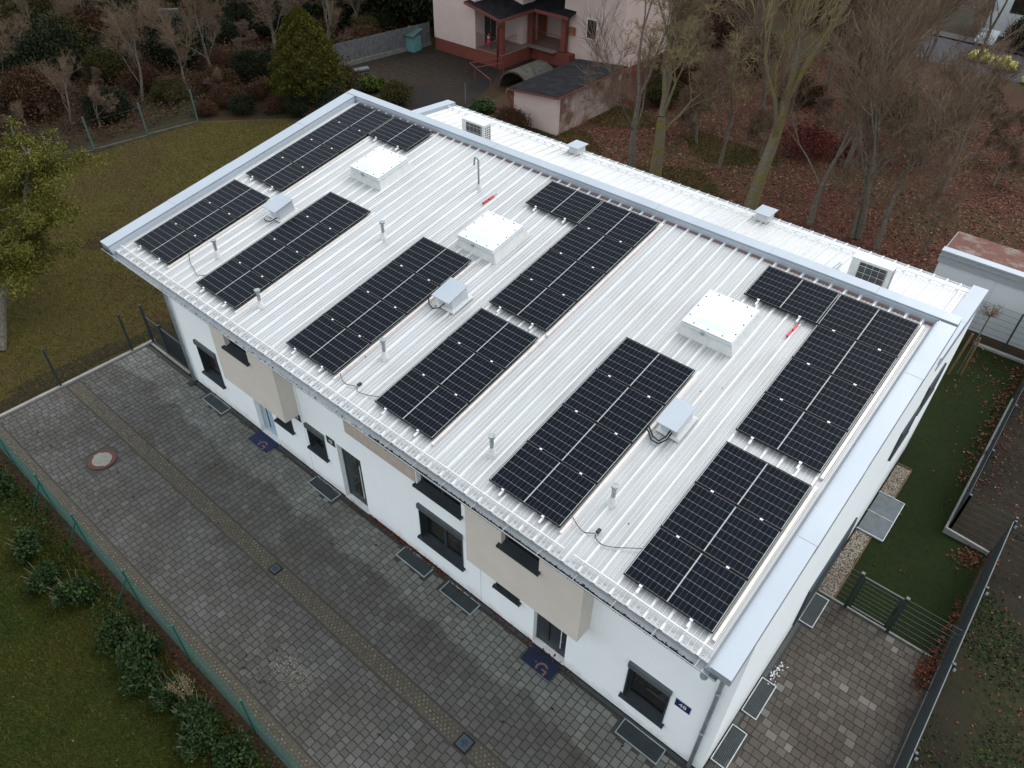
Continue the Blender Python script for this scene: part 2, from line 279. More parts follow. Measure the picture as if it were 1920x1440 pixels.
# ---------------------------------------------------------------- geometry helpers
def tag(o, label=None, cat=None, group=None, kind=None):
    if label: o['label'] = label
    if cat: o['category'] = cat
    if group: o['group'] = group
    if kind: o['kind'] = kind
    return o
def empty(name, loc=(0, 0, 0), rot=(0, 0, 0), **kw):
    o = bpy.data.objects.new(name, None); COL.objects.link(o); o.location = loc; o.rotation_euler = rot
    o.empty_display_size = 0.2
    return tag(o, **kw)
class MB:
    def __init__(s): s.v = []; s.f = []; s.m = []; s.mi = 0
    def add(s, vs, fs):
        b = len(s.v); s.v += vs; s.f += [tuple(i + b for i in f) for f in fs]; s.m += [s.mi] * len(fs); return s
    def box(s, x0, y0, z0, x1, y1, z1):
        return s.add([(x0, y0, z0), (x1, y0, z0), (x1, y1, z0), (x0, y1, z0), (x0, y0, z1), (x1, y0, z1), (x1, y1, z1), (x0, y1, z1)],
                     [(0, 3, 2, 1), (4, 5, 6, 7), (0, 1, 5, 4), (1, 2, 6, 5), (2, 3, 7, 6), (3, 0, 4, 7)])
    def cham(s, x0, y0, z0, x1, y1, z1, c):   # box with a chamfered top edge
        return s.add([(x0, y0, z0), (x1, y0, z0), (x1, y1, z0), (x0, y1, z0), (x0, y0, z1 - c), (x1, y0, z1 - c), (x1, y1, z1 - c), (x0, y1, z1 - c),
                      (x0 + c, y0 + c, z1), (x1 - c, y0 + c, z1), (x1 - c, y1 - c, z1), (x0 + c, y1 - c, z1)],
                     [(0, 1, 5, 4), (1, 2, 6, 5), (2, 3, 7, 6), (3, 0, 4, 7), (4, 5, 9, 8), (5, 6, 10, 9), (6, 7, 11, 10), (7, 4, 8, 11), (8, 9, 10, 11)])
    def poly(s, pts): return s.add([tuple(p) for p in pts], [tuple(range(len(pts)))])
    def prism(s, pts, z0, z1):
        n = len(pts)
        return s.add([(x, y, z0) for x, y in pts] + [(x, y, z1) for x, y in pts],
                     [tuple(range(n))[::-1], tuple(range(n, 2 * n))] + [(i, (i + 1) % n, (i + 1) % n + n, i + n) for i in range(n)])
    def hexa(s, a, b):   # two quads (lists of four points), joined to a solid
        return s.add([tuple(p) for p in a] + [tuple(p) for p in b], [(0, 3, 2, 1), (4, 5, 6, 7), (0, 1, 5, 4), (1, 2, 6, 5), (2, 3, 7, 6), (3, 0, 4, 7)])
    def tube(s, pts, r, n=6, caps=True, r2=None):
        pts = [Vector(p) for p in pts]; k = len(pts); b = len(s.v)
        rr = r if isinstance(r, (list, tuple)) else [r + ((r2 if r2 is not None else r) - r) * i / max(1, k - 1) for i in range(k)]
        up = None
        for i, p in enumerate(pts):
            t = (pts[min(i + 1, k - 1)] - pts[max(i - 1, 0)])
            if t.length < 1e-9: t = Vector((0, 0, 1))
            t.normalize()
            if up is None: up = t.orthogonal().normalized()
            else:
                up = up - t * up.dot(t)
                up = up.normalized() if up.length > 1e-6 else t.orthogonal().normalized()
            q = t.cross(up)
            for j in range(n):
                a = 2 * math.pi * j / n
                v = p + (up * math.cos(a) + q * math.sin(a)) * rr[i]
                s.v.append((v.x, v.y, v.z))
        fs = []
        for i in range(k - 1):
            for j in range(n):
                a = b + i * n + j; c = b + i * n + (j + 1) % n
                fs.append((a, c, c + n, a + n))
        if caps: fs += [tuple(b + j for j in range(n))[::-1], tuple(b + (k - 1) * n + j for j in range(n))]
        s.f += fs; s.m += [s.mi] * len(fs); return s
    def cyl(s, x, y, z0, z1, r, n=16, r1=None):
        return s.tube([(x, y, z0), (x, y, z1)], r, n, True, r1 if r1 is not None else r)
    def build(s, name, mat, parent=None, smooth=False, **kw):
        me = bpy.data.meshes.new(name); me.from_pydata(s.v, [], s.f)
        mats = mat if isinstance(mat, (list, tuple)) else [mat]
        for x in mats: me.materials.append(M[x])
        if len(mats) > 1: me.polygons.foreach_set('material_index', s.m)
        if smooth: me.polygons.foreach_set('use_smooth', [True] * len(me.polygons))
        me.update()
        o = bpy.data.objects.new(name, me); COL.objects.link(o)
        if parent is not None: o.parent = parent
        return tag(o, **kw)
def part(name, me, parent, loc=(0, 0, 0), rot=(0, 0, 0), sc=(1, 1, 1), **kw):
    o = bpy.data.objects.new(name, me); COL.objects.link(o); o.parent = parent; o.location = loc; o.rotation_euler = rot; o.scale = sc
    return tag(o, **kw)
def copy_tree(o, parent=None):
    c = o.copy(); COL.objects.link(c); c.parent = parent
    for ch in CH.get(o.name, None) or [x for x in o.children]: copy_tree(ch, c)
    return c
CH = {}
def npmesh(name, V, F, mat, parent=None, **kw):
    """fast mesh from arrays, F of shape (n,3) or (n,4)"""
    me = bpy.data.meshes.new(name); V = np.asarray(V, np.float32); F = np.asarray(F, np.int32)
    me.vertices.add(len(V)); me.vertices.foreach_set('co', V.ravel())
    k = F.shape[1]; me.loops.add(F.size); me.loops.foreach_set('vertex_index', F.ravel())
    me.polygons.add(len(F)); me.polygons.foreach_set('loop_start', np.arange(len(F), dtype=np.int32) * k)
    me.update(calc_edges=True); me.materials.append(M[mat])
    o = bpy.data.objects.new(name, me); COL.objects.link(o)
    if parent is not None: o.parent = parent
    return tag(o, **kw)
rng = np.random.default_rng(3)
def quads_at(P, size, flat=0.0, aspect=1.6):
    """small leaf shaped faces at the points P, random orientation; flat=1 lies level"""
    n = len(P); a = rng.normal(size=(n, 3)); a /= np.linalg.norm(a, axis=1)[:, None]
    b = rng.normal(size=(n, 3))
    if flat: a[:, 2] *= (1 - flat); b[:, 2] *= (1 - flat)
    a /= np.linalg.norm(a, axis=1)[:, None]
    b -= a * (a * b).sum(1)[:, None]; b /= np.linalg.norm(b, axis=1)[:, None]
    sz = (size * rng.uniform(0.6, 1.3, n))[:, None]
    a = a * sz * aspect / 2; b = b * sz / 2
    V = np.stack([P - a, P + b * 1.0 + a * .1, P + a, P - b * 1.0 + a * .1], 1).reshape(-1, 3)
    F = np.arange(4 * n).reshape(n, 4)
    return V, F
def leaves(name, P, size, mat, flat=0.85, parent=None, **kw):
    V, F = quads_at(np.asarray(P, float), size, flat); return npmesh(name, V, F, mat, parent, **kw)
def blades(name, P, h, wdt, mat, **kw):
    P = np.asarray(P, float); n = len(P); a = rng.uniform(0, 2 * np.pi, n); hh = h * rng.uniform(.5, 1.3, n)
    d = np.stack([np.cos(a), np.sin(a), np.zeros(n)], 1) * wdt / 2
    tip = P + np.stack([rng.normal(0, .5, n) * hh, rng.normal(0, .5, n) * hh, hh], 1)
    V = np.stack([P - d, P + d, tip], 1).reshape(-1, 3); F = np.arange(3 * n).reshape(n, 3)
    return npmesh(name, V, F, mat, **kw)
def sheet(name, pts, z, mat, kind='structure', parent=None, **kw):
    return MB().poly([(x, y, z) for x, y in pts]).build(name, mat, parent, kind=kind, **kw)
def inpoly(P, poly):
    x, y = P[:, 0], P[:, 1]; c = np.zeros(len(P), bool); n = len(poly)
    for i in range(n):
        x0, y0 = poly[i]; x1, y1 = poly[(i + 1) % n]
        t = ((y0 > y) != (y1 > y)) & (x < (x1 - x0) * (y - y0) / (y1 - y0 + 1e-12) + x0); c ^= t
    return c
def scatter(n, poly, z=0.01):
    xs = [p[0] for p in poly]; ys = [p[1] for p in poly]
    P = np.stack([rng.uniform(min(xs), max(xs), n), rng.uniform(min(ys), max(ys), n), np.full(n, z)], 1)
    return P[inpoly(P, poly)]

SL = 0.18425961; cs, sn = math.cos(SL), math.sin(SL)
PW, PH, G = 1.712, 1.134, 0.02
def RP(u, v, h=0.0): return (u, v * cs - h * sn, 5.5 + v * sn + h * cs)     # roof coordinates to world
ROOF_H = -0.12

# ---------------------------------------------------------------- grounds
sheet('ground', [(-220, -90), (90, -90), (90, 260), (-220, 260)], 0.0, 'wild_ground')
LAWN_L = [(-60, -30), (-19.62, -30), (-19.62, 1.2), (-17.2, 1.2), (-17.2, 16), (-31.5, 17.0), (-35.6, 12.5), (-35.8, 6.8), (-37.3, 4.0)]
sheet('rear_lawn', LAWN_L, 0.004, 'moss_lawn')
def patch(cx, cy, rx, ry, rot, z, seed):
    q_ = random.Random(seed); out = []
    for i in range(40):
        a = math.tau * i / 40; k = 1 + .22 * math.sin(3 * a + seed) + .14 * math.sin(7 * a + 2 * seed) + q_.uniform(-.07, .07)
        x, y = rx * k * math.cos(a), ry * k * math.sin(a); out.append((cx + x * math.cos(rot) - y * math.sin(rot), cy + x * math.sin(rot) + y * math.cos(rot)))
    sheet('soil_patch', out, z, 'wild_ground')
patch(-25.4, 8.6, 2.9, .95, R(-62), .012, 1); patch(-26.0, 3.6, 2.6, .62, R(28), .0125, 2); patch(-22.6, 4.0, 1.6, .7, R(-60), .013, 3); patch(-20.1, -1.8, .42, 3.0, 0, .0135, 4); patch(-18.6, 1.7, 1.5, .6, R(10), .014, 5)
LAWN_F = [(-60, -40), (30, -40), (30, -5.25), (-19.62, -5.25), (-60, -5.25)]
sheet('front_lawn', LAWN_F, 0.008, 'front_lawn')
REAR = [(-26, 13.6), (4.0, 13.6), (4.0, 20.4), (14, 20.4), (14, 51.4), (-14, 51.4), (-14.3, 60.2), (-12, 110), (-90, 110), (-26, 38), (-26, 24)]
sheet('leafy_garden', REAR, 0.004, 'leafy_ground')
sheet('bare_soil_plot', [(5.42, -40), (40, -40), (40, 20), (4.2, 20), (4.2, 10.6), (5.42, 10.6)], 0.012, 'bare_soil')
sheet('asphalt_yard', [(-36.8, 22.3), (-29.0, 21.2), (-26.3, 23.8), (-27.6, 27.6), (-29, 29.9), (-35.2, 30.0)], 0.008, 'asphalt')
sheet('street', [(-14, 51.5), (-1.0, 50.5), (20, 51), (20, 56.3), (-4, 56.5), (-14, 57.5)], 0.008, 'street_asphalt')
sheet('pavement', [(-14, 57.4), (-4, 56.6), (20, 56.4), (20, 57.6), (-14, 58.5)], 0.10, 'paving_far')

# paved driveway with individual pavers -------------------------------------------------
CAMP = np.array(cam.location)
def visible(x, y, z=0, pad=60):
    p = cam.matrix_world.inverted() @ Vector((x, y, z)) if False else CAMI @ Vector((x, y, z))
    if p.z > -0.1: return None
    px = 960 + 1398.17 * p.x / -p.z; py = 720 - 1398.17 * p.y / -p.z
    return (px, py) if (-pad < px < 1920 + pad and -pad < py < 1440 + pad) else None
CAMI = (Matrix.Translation(cam.location) @ cam.rotation_euler.to_matrix().to_4x4()).inverted()
def lay_pavers(base, rects, along, mat, lens_, course, holes, gap, seed, top=0.016):
    rs = random.Random(seed); items = []
    for (x0, y0, x1, y1) in rects:
        a0, a1, b0, b1 = (y0, y1, x0, x1) if along == 'y' else (x0, x1, y0, y1)
        c = b0
        while c < b1 - 0.05:
            cwid = min(course, b1 - c); p = a0 - rs.uniform(0, 0.15)
            while p < a1 - 0.03:
                ln = rs.choice(lens_); q = min(p + ln, a1); p2 = max(p, a0)
                if q - p2 > 0.05:
                    bx = (c, p2, c + cwid, q) if along == 'y' else (p2, c, q, c + cwid)
                    cx, cy = (bx[0] + bx[2]) / 2, (bx[1] + bx[3]) / 2
                    if not any(h[0] - .02 < cx < h[2] + .02 and h[1] - .02 < cy < h[3] + .02 for h in holes) and visible(cx, cy):
                        items.append((cx, cy, bx[2] - bx[0] - gap, bx[3] - bx[1] - gap))
                p += ln
            c += course
    items.sort(key=lambda t: -((t[2] * t[3]) ** .5) / ((t[0] - CAMP[0]) ** 2 + (t[1] - CAMP[1]) ** 2 + CAMP[2] ** 2) ** .5)
    cache = {}
    for i, (cx, cy, sx, sy) in enumerate(items[:300]):
        key = (round(sx, 2), round(sy, 2))
        if key not in cache:
            mb = MB(); mb.cham(-key[0] / 2, -key[1] / 2, 0, key[0] / 2, key[1] / 2, top, 0.006)
            me = bpy.data.meshes.new('paver'); me.from_pydata(mb.v, [], mb.f); me.materials.append(M[mat]); cache[key] = me
        part('paver', cache[key], base, (cx, cy, 0.008 + rs.uniform(-0.002, 0.003)), (rs.uniform(-.01, .01), rs.uniform(-.01, .01), rs.uniform(-.015, .015)))
    mb = MB()
    for (cx, cy, sx, sy) in items[300:]:
        dz = rs.uniform(-0.003, 0.003)
        mb.cham(cx - sx / 2, cy - sy / 2, 0.006, cx + sx / 2, cy + sy / 2, 0.008 + top + dz, 0.006)
    mb.build('paver_field', mat, base, kind='stuff')
GR_F = [(-15.6, 0.14, -14.5, 0.5), (-10.2, 0.14, -9.14, 0.5), (-6.48, 0.1, -5.42, 0.48), (-4.87, 0.08, -3.8, 0.46), (0.48, 0.06, 1.53, 0.46)]
GR_S = [(2.33, 2.3, 2.69, 3.32), (2.33, 0.92, 2.69, 1.9), (2.33, 5.26, 2.69, 6.28)]
STRIP_Y0, STRIP_Y1 = -2.42, -2.02
drive = sheet('driveway', [(-19.42, -4.98), (5.32, -4.98), (5.32, 0.5), (-19.42, 0.5)], 0.004, 'joint_sand')
lay_pavers(drive, [(-19.4, -1.99, 2.33, 0.37), (-19.4, -4.55, 5.3, STRIP_Y0 - 0.03), (2.36, -1.99, 5.3, 0.37)], 'y', 'paver_grey', [0.14, 0.18, 0.22, 0.2], 0.185,
           GR_F + [(-15.9, -3.7, -15.0, -2.85), (-8.65, -2.45, -8.3, -2.0), (-2.05, -2.5, -1.55, -2.0)], 0.016, 1)
side_court = sheet('side_courtyard', [(2.33, 0.5), (5.32, 0.5), (5.32, 6.38), (2.33, 6.38)], 0.0042, 'joint_sand')
lay_pavers(side_court, [(2.46, 0.42, 5.28, 6.36)], 'x', 'paver_brown', [0.2, 0.2, 0.16, 0.24], 0.19, GR_S, 0.014, 2)
# ecological strips : tiny stones with planted joints
def eco_strip(name, x0, x1, y0, y1, seed, label):
    st = sheet(name, [(x0, y0), (x1, y0), (x1, y1), (x0, y1)], 0.02, 'strip_soil')
    mb = MB(); rs = random.Random(seed); p = 0.115; r = 0; y = y0 + 0.06
    while y < y1 - 0.03:
        x = x0 + (p / 2 if r % 2 else 0)
        while x < x1:
            if visible(x, y) and not (-15.9 < x < -15 and y < -2.8) and not (abs(x + 8.47) < .19 and abs(y + 2.2) < .19) and not (abs(x + 1.81) < .25 and abs(y + 2.22) < .25):
                a = 0.029 + rs.uniform(-.004, .004); h = 0.034 + rs.uniform(0, .006); dx, dy = rs.uniform(-.006, .006), rs.uniform(-.006, .006)
                mb.add([(x + dx - a, y + dy, .018), (x + dx, y + dy - a, .018), (x + dx + a, y + dy, .018), (x + dx, y + dy + a, .018),
                        (x + dx - a * .8, y + dy, h), (x + dx, y + dy - a * .8, h), (x + dx + a * .8, y + dy, h), (x + dx, y + dy + a * .8, h)],
                       [(4, 5, 6, 7), (0, 1, 5, 4), (1, 2, 6, 5), (2, 3, 7, 6), (3, 0, 4, 7)])
            x += p
        y += p * 0.62; r += 1
    mb.build('stone_field', 'strip_stone', st, kind='stuff')
eco_strip('drainage_strip', -19.3, 5.2, STRIP_Y0, STRIP_Y1, 5, '')
eco_strip('fence_strip', -19.3, 0, -4.93, -4.58, 6, '')
MB().box(-19.56, -5.0, 0, -19.45, 0.75, 0.075).build('kerb', 'concrete', None, kind='structure')
MB().box(-17.0, 0.55, 0, -19.4, 0.63, 0.06).build('gate_kerb', 'concrete', None, kind='structure')

# side garden : artificial turf, gravel strip
TURF = [(2.78, 6.42), (5.28, 6.42), (5.28, 10.4), (4.16, 10.4), (4.16, 19.85), (-6, 19.85), (-6, 13.0), (2.34, 13.0), (2.34, 12.2), (2.78, 12.2)]
turf = sheet('side_turf', TURF, 0.02, 'turf')
grv = sheet('gravel_strip', [(2.34, 6.42), (2.75, 6.42), (2.75, 12.16), (2.34, 12.16)], 0.01, 'strip_soil')
P = scatter(5200, [(2.35, 6.45), (2.74, 6.45), (2.74, 12.12), (2.35, 12.12)], 0.02)
P = P[~((P[:, 1] > 8.95) & (P[:, 1] < 10.65))]
o8 = np.array([(1, 0, 0), (-1, 0, 0), (0, 1, 0), (0, -1, 0), (0, 0, .7), (0, 0, -.7)], float)
f8 = np.array([(0, 2, 4), (2, 1, 4), (1, 3, 4), (3, 0, 4), (2, 0, 5), (1, 2, 5), (3, 1, 5), (0, 3, 5)])
ang = rng.uniform(0, 6.28, len(P)); ca, sa = np.cos(ang), np.sin(ang); sz = rng.uniform(.014, .03, len(P))
Vs = np.stack([(o8[None, :, 0] * ca[:, None] - o8[None, :, 1] * .7 * sa[:, None]) * sz[:, None], (o8[None, :, 0] * sa[:, None] + o8[None, :, 1] * .7 * ca[:, None]) * sz[:, None], o8[None, :, 2] * sz[:, None]], 2) + P[:, None, :]
npmesh('gravel', Vs.reshape(-1, 3), (f8[None] + 6 * np.arange(len(P))[:, None, None]).reshape(-1, 3), 'gravel_stone', grv, kind='stuff')
MB().box(2.755, 6.42, 0, 2.775, 12.18, 0.05).box(2.34, 12.165, 0, 2.775, 12.185, .05).build('gravel_edging', 'stake_wood', None, kind='structure')
MB().box(2.36, 6.385, 0, 5.28, 6.415, 0.05).build('turf_kerb', 'concrete', None, kind='structure')
MB().box(2.34, 19.86, 0, 4.3, 19.98, 0.10).build('rear_kerb', 'concrete', None, kind='structure')

# ---------------------------------------------------------------- the white house
WL, WR, WF, WB = -16.62, 2.30, 0.55, 8.78
house = empty('terraced_house', (0, 0, 0), label='long white terraced house with a pale ribbed metal roof carrying solar panels', cat='house')
# facade wall with real openings (front), built from boxes between the openings
def wall_with_openings(x0, x1, z0, z1, y0, y1, ops):
    """boxes filling [x0,x1]x[z0,z1] except the openings (ox0,oz0,ox1,oz1)"""
    mb = MB(); xs = sorted({x0, x1, *[o[0] for o in ops], *[o[2] for o in ops]})
    for a, b in zip(xs[:-1], xs[1:]):
        zs = [z0]; seg = sorted([(o[1], o[3]) for o in ops if o[0] <= a + 1e-6 and o[2] >= b - 1e-6])
        cur = z0
        for s0, s1 in seg:
            if s0 > cur: mb.box(a, y0, cur, b, y1, s0)
            cur = max(cur, s1)
        if cur < z1: mb.box(a, y0, cur, b, y1, z1)
    return mb
OPN = {'w1': (-15.62, 0.90, -14.55, 2.18), 'w3': (-11.75, 1.25, -11.0, 2.12), 'w4': (-10.25, 1.18, -9.50, 2.10), 'w5': (-5.88, 0.92, -4.42, 2.20),
       'w6': (0.27, 0.74, 1.25, 2.12), 'w7': (-3.35, 1.24, -2.65, 2.1), 'w8': (-5.86, 2.90, -4.42, 4.1),
       'd1': (-12.95, 0.06, -12.03, 2.16), 'd2': (-8.98, 0.06, -8.02, 2.16), 'd3': (-2.22, 0.06, -1.29, 2.16)}
ZT = 5.40
wall_with_openings(WL, WR, 0.04, ZT, WF, WF + 0.22, list(OPN.values())).build('front_wall', 'white_render', house)
sm = MB()   # side walls and rear : shaped to the slope
def slope_z(y): return 5.5 + (y / cs) * sn + (ROOF_H - 0.02) * cs
SOPS = [(4.75, 0.45, 7.65, 1.95), (8.55, 3.15, 9.75, 3.9)]
for X0, X1 in ((WR - 0.24, WR), (WL, WL + 0.24)):
    sm.hexa([(X0, WF + .222, 0.04), (X1, WF + .222, 0.04), (X1, WB, 0.04), (X0, WB, 0.04)], [(X0, WF + .222, slope_z(WF + .2)), (X1, WF + .222, slope_z(WF + .2)), (X1, WB, slope_z(WB)), (X0, WB, slope_z(WB))])
sm.hexa([(WL + .24, WB - .22, .04), (WR - .24, WB - .22, .04), (WR - .24, WB, .04), (WL + .24, WB, .04)], [(WL + .24, WB - .22, slope_z(WB - .22)), (WR - .24, WB - .22, slope_z(WB - .22)), (WR - .24, WB, slope_z(WB)), (WL + .24, WB, slope_z(WB))])
sm.box(WL + .24, WF + .222, 5.0, WR - .24, WF + .4, 5.38)
sm.build('side_wall', 'white_render', house)
MB().box(WL + .03, WF + .03, 0, WR - .03, WB - .03, 0.038).build('base_course', 'iron_rust', house)
MB().box(-3.862, WF - .004, .05, -3.856, WF, 2.2).box(-10.40, WF - .004, .05, -10.394, WF, 4.9).build('expansion_joint', 'zinc', house)
# inside darkness box so openings are never empty
MB().box(WL + .5, WF + .9, .3, WR - .5, WF + 1.0, 4.6).build('inner_partition', 'concrete_dark', house)
# bays
def bay(x0, x1, op, nm):
    y0 = 0.10; z0 = 2.24; z1 = 5.30
    ox0, oz0, ox1, oz1 = op
    wall_with_openings(x0, x1, z0, z1, y0, y0 + 0.16, [op]).build(nm, 'beige_render', house)
    mb = MB(); mb.box(x0, y0 + .16, z0, x0 + .14, WF, z1); mb.box(x1 - .14, y0 + .16, z0, x1, WF, z1); mb.box(x0 + .14, y0 + .16, z0, x1 - .14, WF, z0 + .14)
    mb.build('bay_return', 'beige_render', house)
UP1 = (-12.66, 3.72, -11.62, 4.75); UP3 = (-2.84, 3.70, -1.85, 4.75)
bay(-13.33, -10.50, UP1, 'bay_front'); bay(-3.86, -0.77, UP3, 'bay_front')
MB().box(-8.45, WF - .012, 2.93, -5.89, WF - .001, 5.2).build('wall_panel', 'beige_render_dark', house)
# windows: frame part with pane, sill and shutter box sub-parts
def window(op, y, dbl=False, shutter=True, sill=True, curtain=False, sill_d=0.10):
    x0, z0, x1, z1 = op; yi = y + 0.13
    f = MB(); t = 0.075
    f.box(x0, yi, z0, x0 + t, yi + .06, z1).box(x1 - t, yi, z0, x1, yi + .06, z1).box(x0 + t, yi, z1 - t, x1 - t, yi + .06, z1).box(x0 + t, yi, z0, x1 - t, yi + .06, z0 + t)
    if dbl:
        xm = (x0 + x1) / 2; f.box(xm - .05, yi, z0 + t, xm + .05, yi + .06, z1 - t)
    f.box(x0 + t, yi - .012, z0 + t, x1 - t, yi - .001, z0 + t + .03)
    fo = f.build('window', 'anthracite', house)
    MB().box(x0 + t, yi + .025, z0 + t + .03, x1 - t, yi + .045, z1 - t).build('pane', 'glass_curtain' if curtain else 'glass_dark', fo)
    if sill:
        s = MB(); s.hexa([(x0 - .04, y - sill_d, z0 - .035), (x1 + .04, y - sill_d, z0 - .035), (x1 + .04, y - .002, z0 - .02), (x0 - .04, y - .002, z0 - .02)],
                         [(x0 - .04, y - sill_d, z0 + .006), (x1 + .04, y - sill_d, z0 + .006), (x1 + .04, y - .002, z0 + .020), (x0 - .04, y - .002, z0 + .020)])
        s.hexa([(x0 + .001, y - .002, z0 + .002), (x1 - .001, y - .002, z0 + .002), (x1 - .001, yi - .002, z0 + .002), (x0 + .001, yi - .002, z0 + .002)], [(x0 + .001, y - .002, z0 + .020), (x1 - .001, y - .002, z0 + .020), (x1 - .001, yi - .002, z0 + .045), (x0 + .001, yi - .002, z0 + .045)])
        s.box(x0 - .055, y - sill_d - .004, z0 - .045, x0 - .041, y - .002, z0 + .035).box(x1 + .041, y - sill_d - .004, z0 - .045, x1 + .055, y - .002, z0 + .035)
        s.build('sill', 'anthracite', fo)
    if shutter:
        MB().box(x0 - .012, y - .075, z1 - .13, x1 + .012, yi - .01, z1 + .022).build('shutter_box', 'anthracite_light', fo)
        MB().box(x0, y - .03, z0 + .01, x0 + .035, yi - .01, z1 - .14).build('shutter_rail', 'anthracite', fo); MB().box(x1 - .035, y - .03, z0 + .01, x1, yi - .01, z1 - .14).build('shutter_rail', 'anthracite', fo)
window(OPN['w1'], WF); window(OPN['w3'], WF); window(OPN['w4'], WF); window(OPN['w5'], WF, True); window(OPN['w6'], WF)
window(OPN['w7'], WF); window(OPN['w8'], WF, True, False, sill_d=.10); window(UP1, 0.10, False, False, sill_d=.10); window(UP3, 0.10, False, False, sill_d=.10)
# doors
def door(op, mat, glass, handle=True, tape=False):
    x0, z0, x1, z1 = op; y = WF + .13; f = MB()
    f.box(x0, y, z0, x0 + .07, y + .05, z1).box(x1 - .07, y, z0, x1, y + .05, z1).box(x0 + .07, y, z1 - .07, x1 - .07, y + .05, z1)
    f.box(x0 + .07, y + .01, z0, x1 - .07, y + .05, z1 - .07)
    d = f.build('door', mat, house)
    if glass: MB().box(x0 + glass[0], y - .004, z0 + .30, x0 + glass[1], y + .008, z1 - .25).build('pane', 'glass_curtain', d)
    else:
        MB().box(x0 + .36, y - .006, z0 + .25, x0 + .385, y + .008, z1 - .25).build('groove', 'frame_black', d)
    if handle:
        h = MB(); hx = x1 - .19; h.tube([(hx, y - .06, z0 + .42), (hx, y - .06, z1 - .40)], .014, 8)
        for z in (z0 + .62, z1 - .62): h.tube([(hx, y - .06, z), (hx, y, z)], .009, 6)
        h.build('handle', 'aluminium', d)
    MB().box(x0, WF - .02, 0.02, x1, y, z0 - .003).build('door_step', 'rail_grey', d)
    if tape:
        t = MB()
        for i in range(9): t.box(x0 + .075, y - .012, z0 + .7 + i * .15, x0 + .11, y - .001, z0 + .78 + i * .15)
        t.build('warning_tape', 'tape_yellow', d)
door(OPN['d1'], 'door_blue', None, False, True); door(OPN['d2'], 'anthracite', (.34, .60)); door(OPN['d3'], 'anthracite', None)
# side windows, seen edge on : set slightly proud of the wall
for (y0, z0, y1, z1) in ((4.80, 0.42, 7.62, 1.75), (8.45, 3.20, 9.72, 4.05), (9.80, 3.75, 11.05, 4.60)):
    f = MB(); f.box(WR + .002, y0, z0, WR + .045, y1, z1); fo = f.build('side_window', 'window_matte', house)
    MB().box(WR + .046, y0 + .04, z0 + .04, WR + .05, y1 - .04, z1 - .04).build('shutter', 'window_matte', fo)  # made-up shutter, added so the glass shows no sky reflection
    MB().box(WR + .002, y0 - .03, z0 - .05, WR + .06, y1 + .03, z0 - .004).build('sill', 'anthracite', fo)

# profiled roof sheet
U0, U1 = -16.70, 1.90; V0, V1 = -0.415, 8.70; PITCH = 0.3365; PH0 = -4.03
def profile(u0, u1):
    pts = []; k = math.floor((u0 - PH0) / PITCH) - 1
    while PH0 + k * PITCH < u1 + PITCH:
        c = PH0 + k * PITCH
        pts += [(c - .042, 0), (c - .020, .036), (c + .020, .036), (c + .042, 0), (c + .112, 0), (c + .121, .009), (c + .133, .009), (c + .142, 0),
                (c + .196, 0), (c + .205, .009), (c + .217, .009), (c + .226, 0)]; k += 1
    pts = [p for p in pts if u0 <= p[0] <= u1]
    return [(u0, 0)] + pts + [(u1, 0)]
def ribbed(name, u0, u1, rows, fn, mat, parent):
    pr = profile(u0, u1); mb = MB(); n = len(pr)
    for v in rows: mb.v += [fn(u, v, h) for u, h in pr]
    for r in range(len(rows) - 1):
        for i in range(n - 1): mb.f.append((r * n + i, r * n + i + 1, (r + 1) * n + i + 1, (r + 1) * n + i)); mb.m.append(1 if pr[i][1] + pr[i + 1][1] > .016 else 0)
    # underside
    b = len(mb.v); mb.v += [fn(u0, rows[0], -.02), fn(u1, rows[0], -.02), fn(u1, rows[-1], -.02), fn(u0, rows[-1], -.02)]; mb.f.append((b + 3, b + 2, b + 1, b)); mb.m.append(0)
    return mb.build(name, [mat, 'roof_rib_lit'], parent)
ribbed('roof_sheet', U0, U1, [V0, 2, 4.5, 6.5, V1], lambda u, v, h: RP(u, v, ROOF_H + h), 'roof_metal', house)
mb = MB()
for k in range(-39, 19):
    a = max(PH0 + k * PITCH + .052, U0); b = min(PH0 + (k + 1) * PITCH - .052, U1)
    if b - a > .05: mb.hexa([RP(a, 8.60, ROOF_H), RP(b, 8.60, ROOF_H), RP(b, 8.652, ROOF_H), RP(a, 8.652, ROOF_H)], [RP(a, 8.60, ROOF_H + .014), RP(b, 8.60, ROOF_H + .014), RP(b, 8.652, ROOF_H + .03), RP(a, 8.652, ROOF_H + .03)])
mb.build('ridge_seals', 'seal_brown', house, kind='stuff')
# screw heads at the eave
mb = MB(); k = 0; u = PH0 - PITCH * 37
while u < 1.8:
    for d in (.07, .17, .26):
        x, y, z = RP(u + d, -.345 + (.04 if d == .17 else 0), ROOF_H); mb.box(x - .012, y - .012, z, x + .012, y + .012, z + .012)
    u += PITCH
mb.build('screw_heads', 'zinc', house, kind='stuff')
# soffit slab and eave board under the roof
mb = MB(); mb.hexa([RP(-16.7, -.32, -.34), RP(2.0, -.32, -.34), RP(2.0, .9, -.34), RP(-16.7, .9, -.34)], [RP(-16.7, -.32, -.15), RP(2.0, -.32, -.15), RP(2.0, .9, -.15), RP(-16.7, .9, -.15)])
mb.build('eave_board', 'white_render', house)
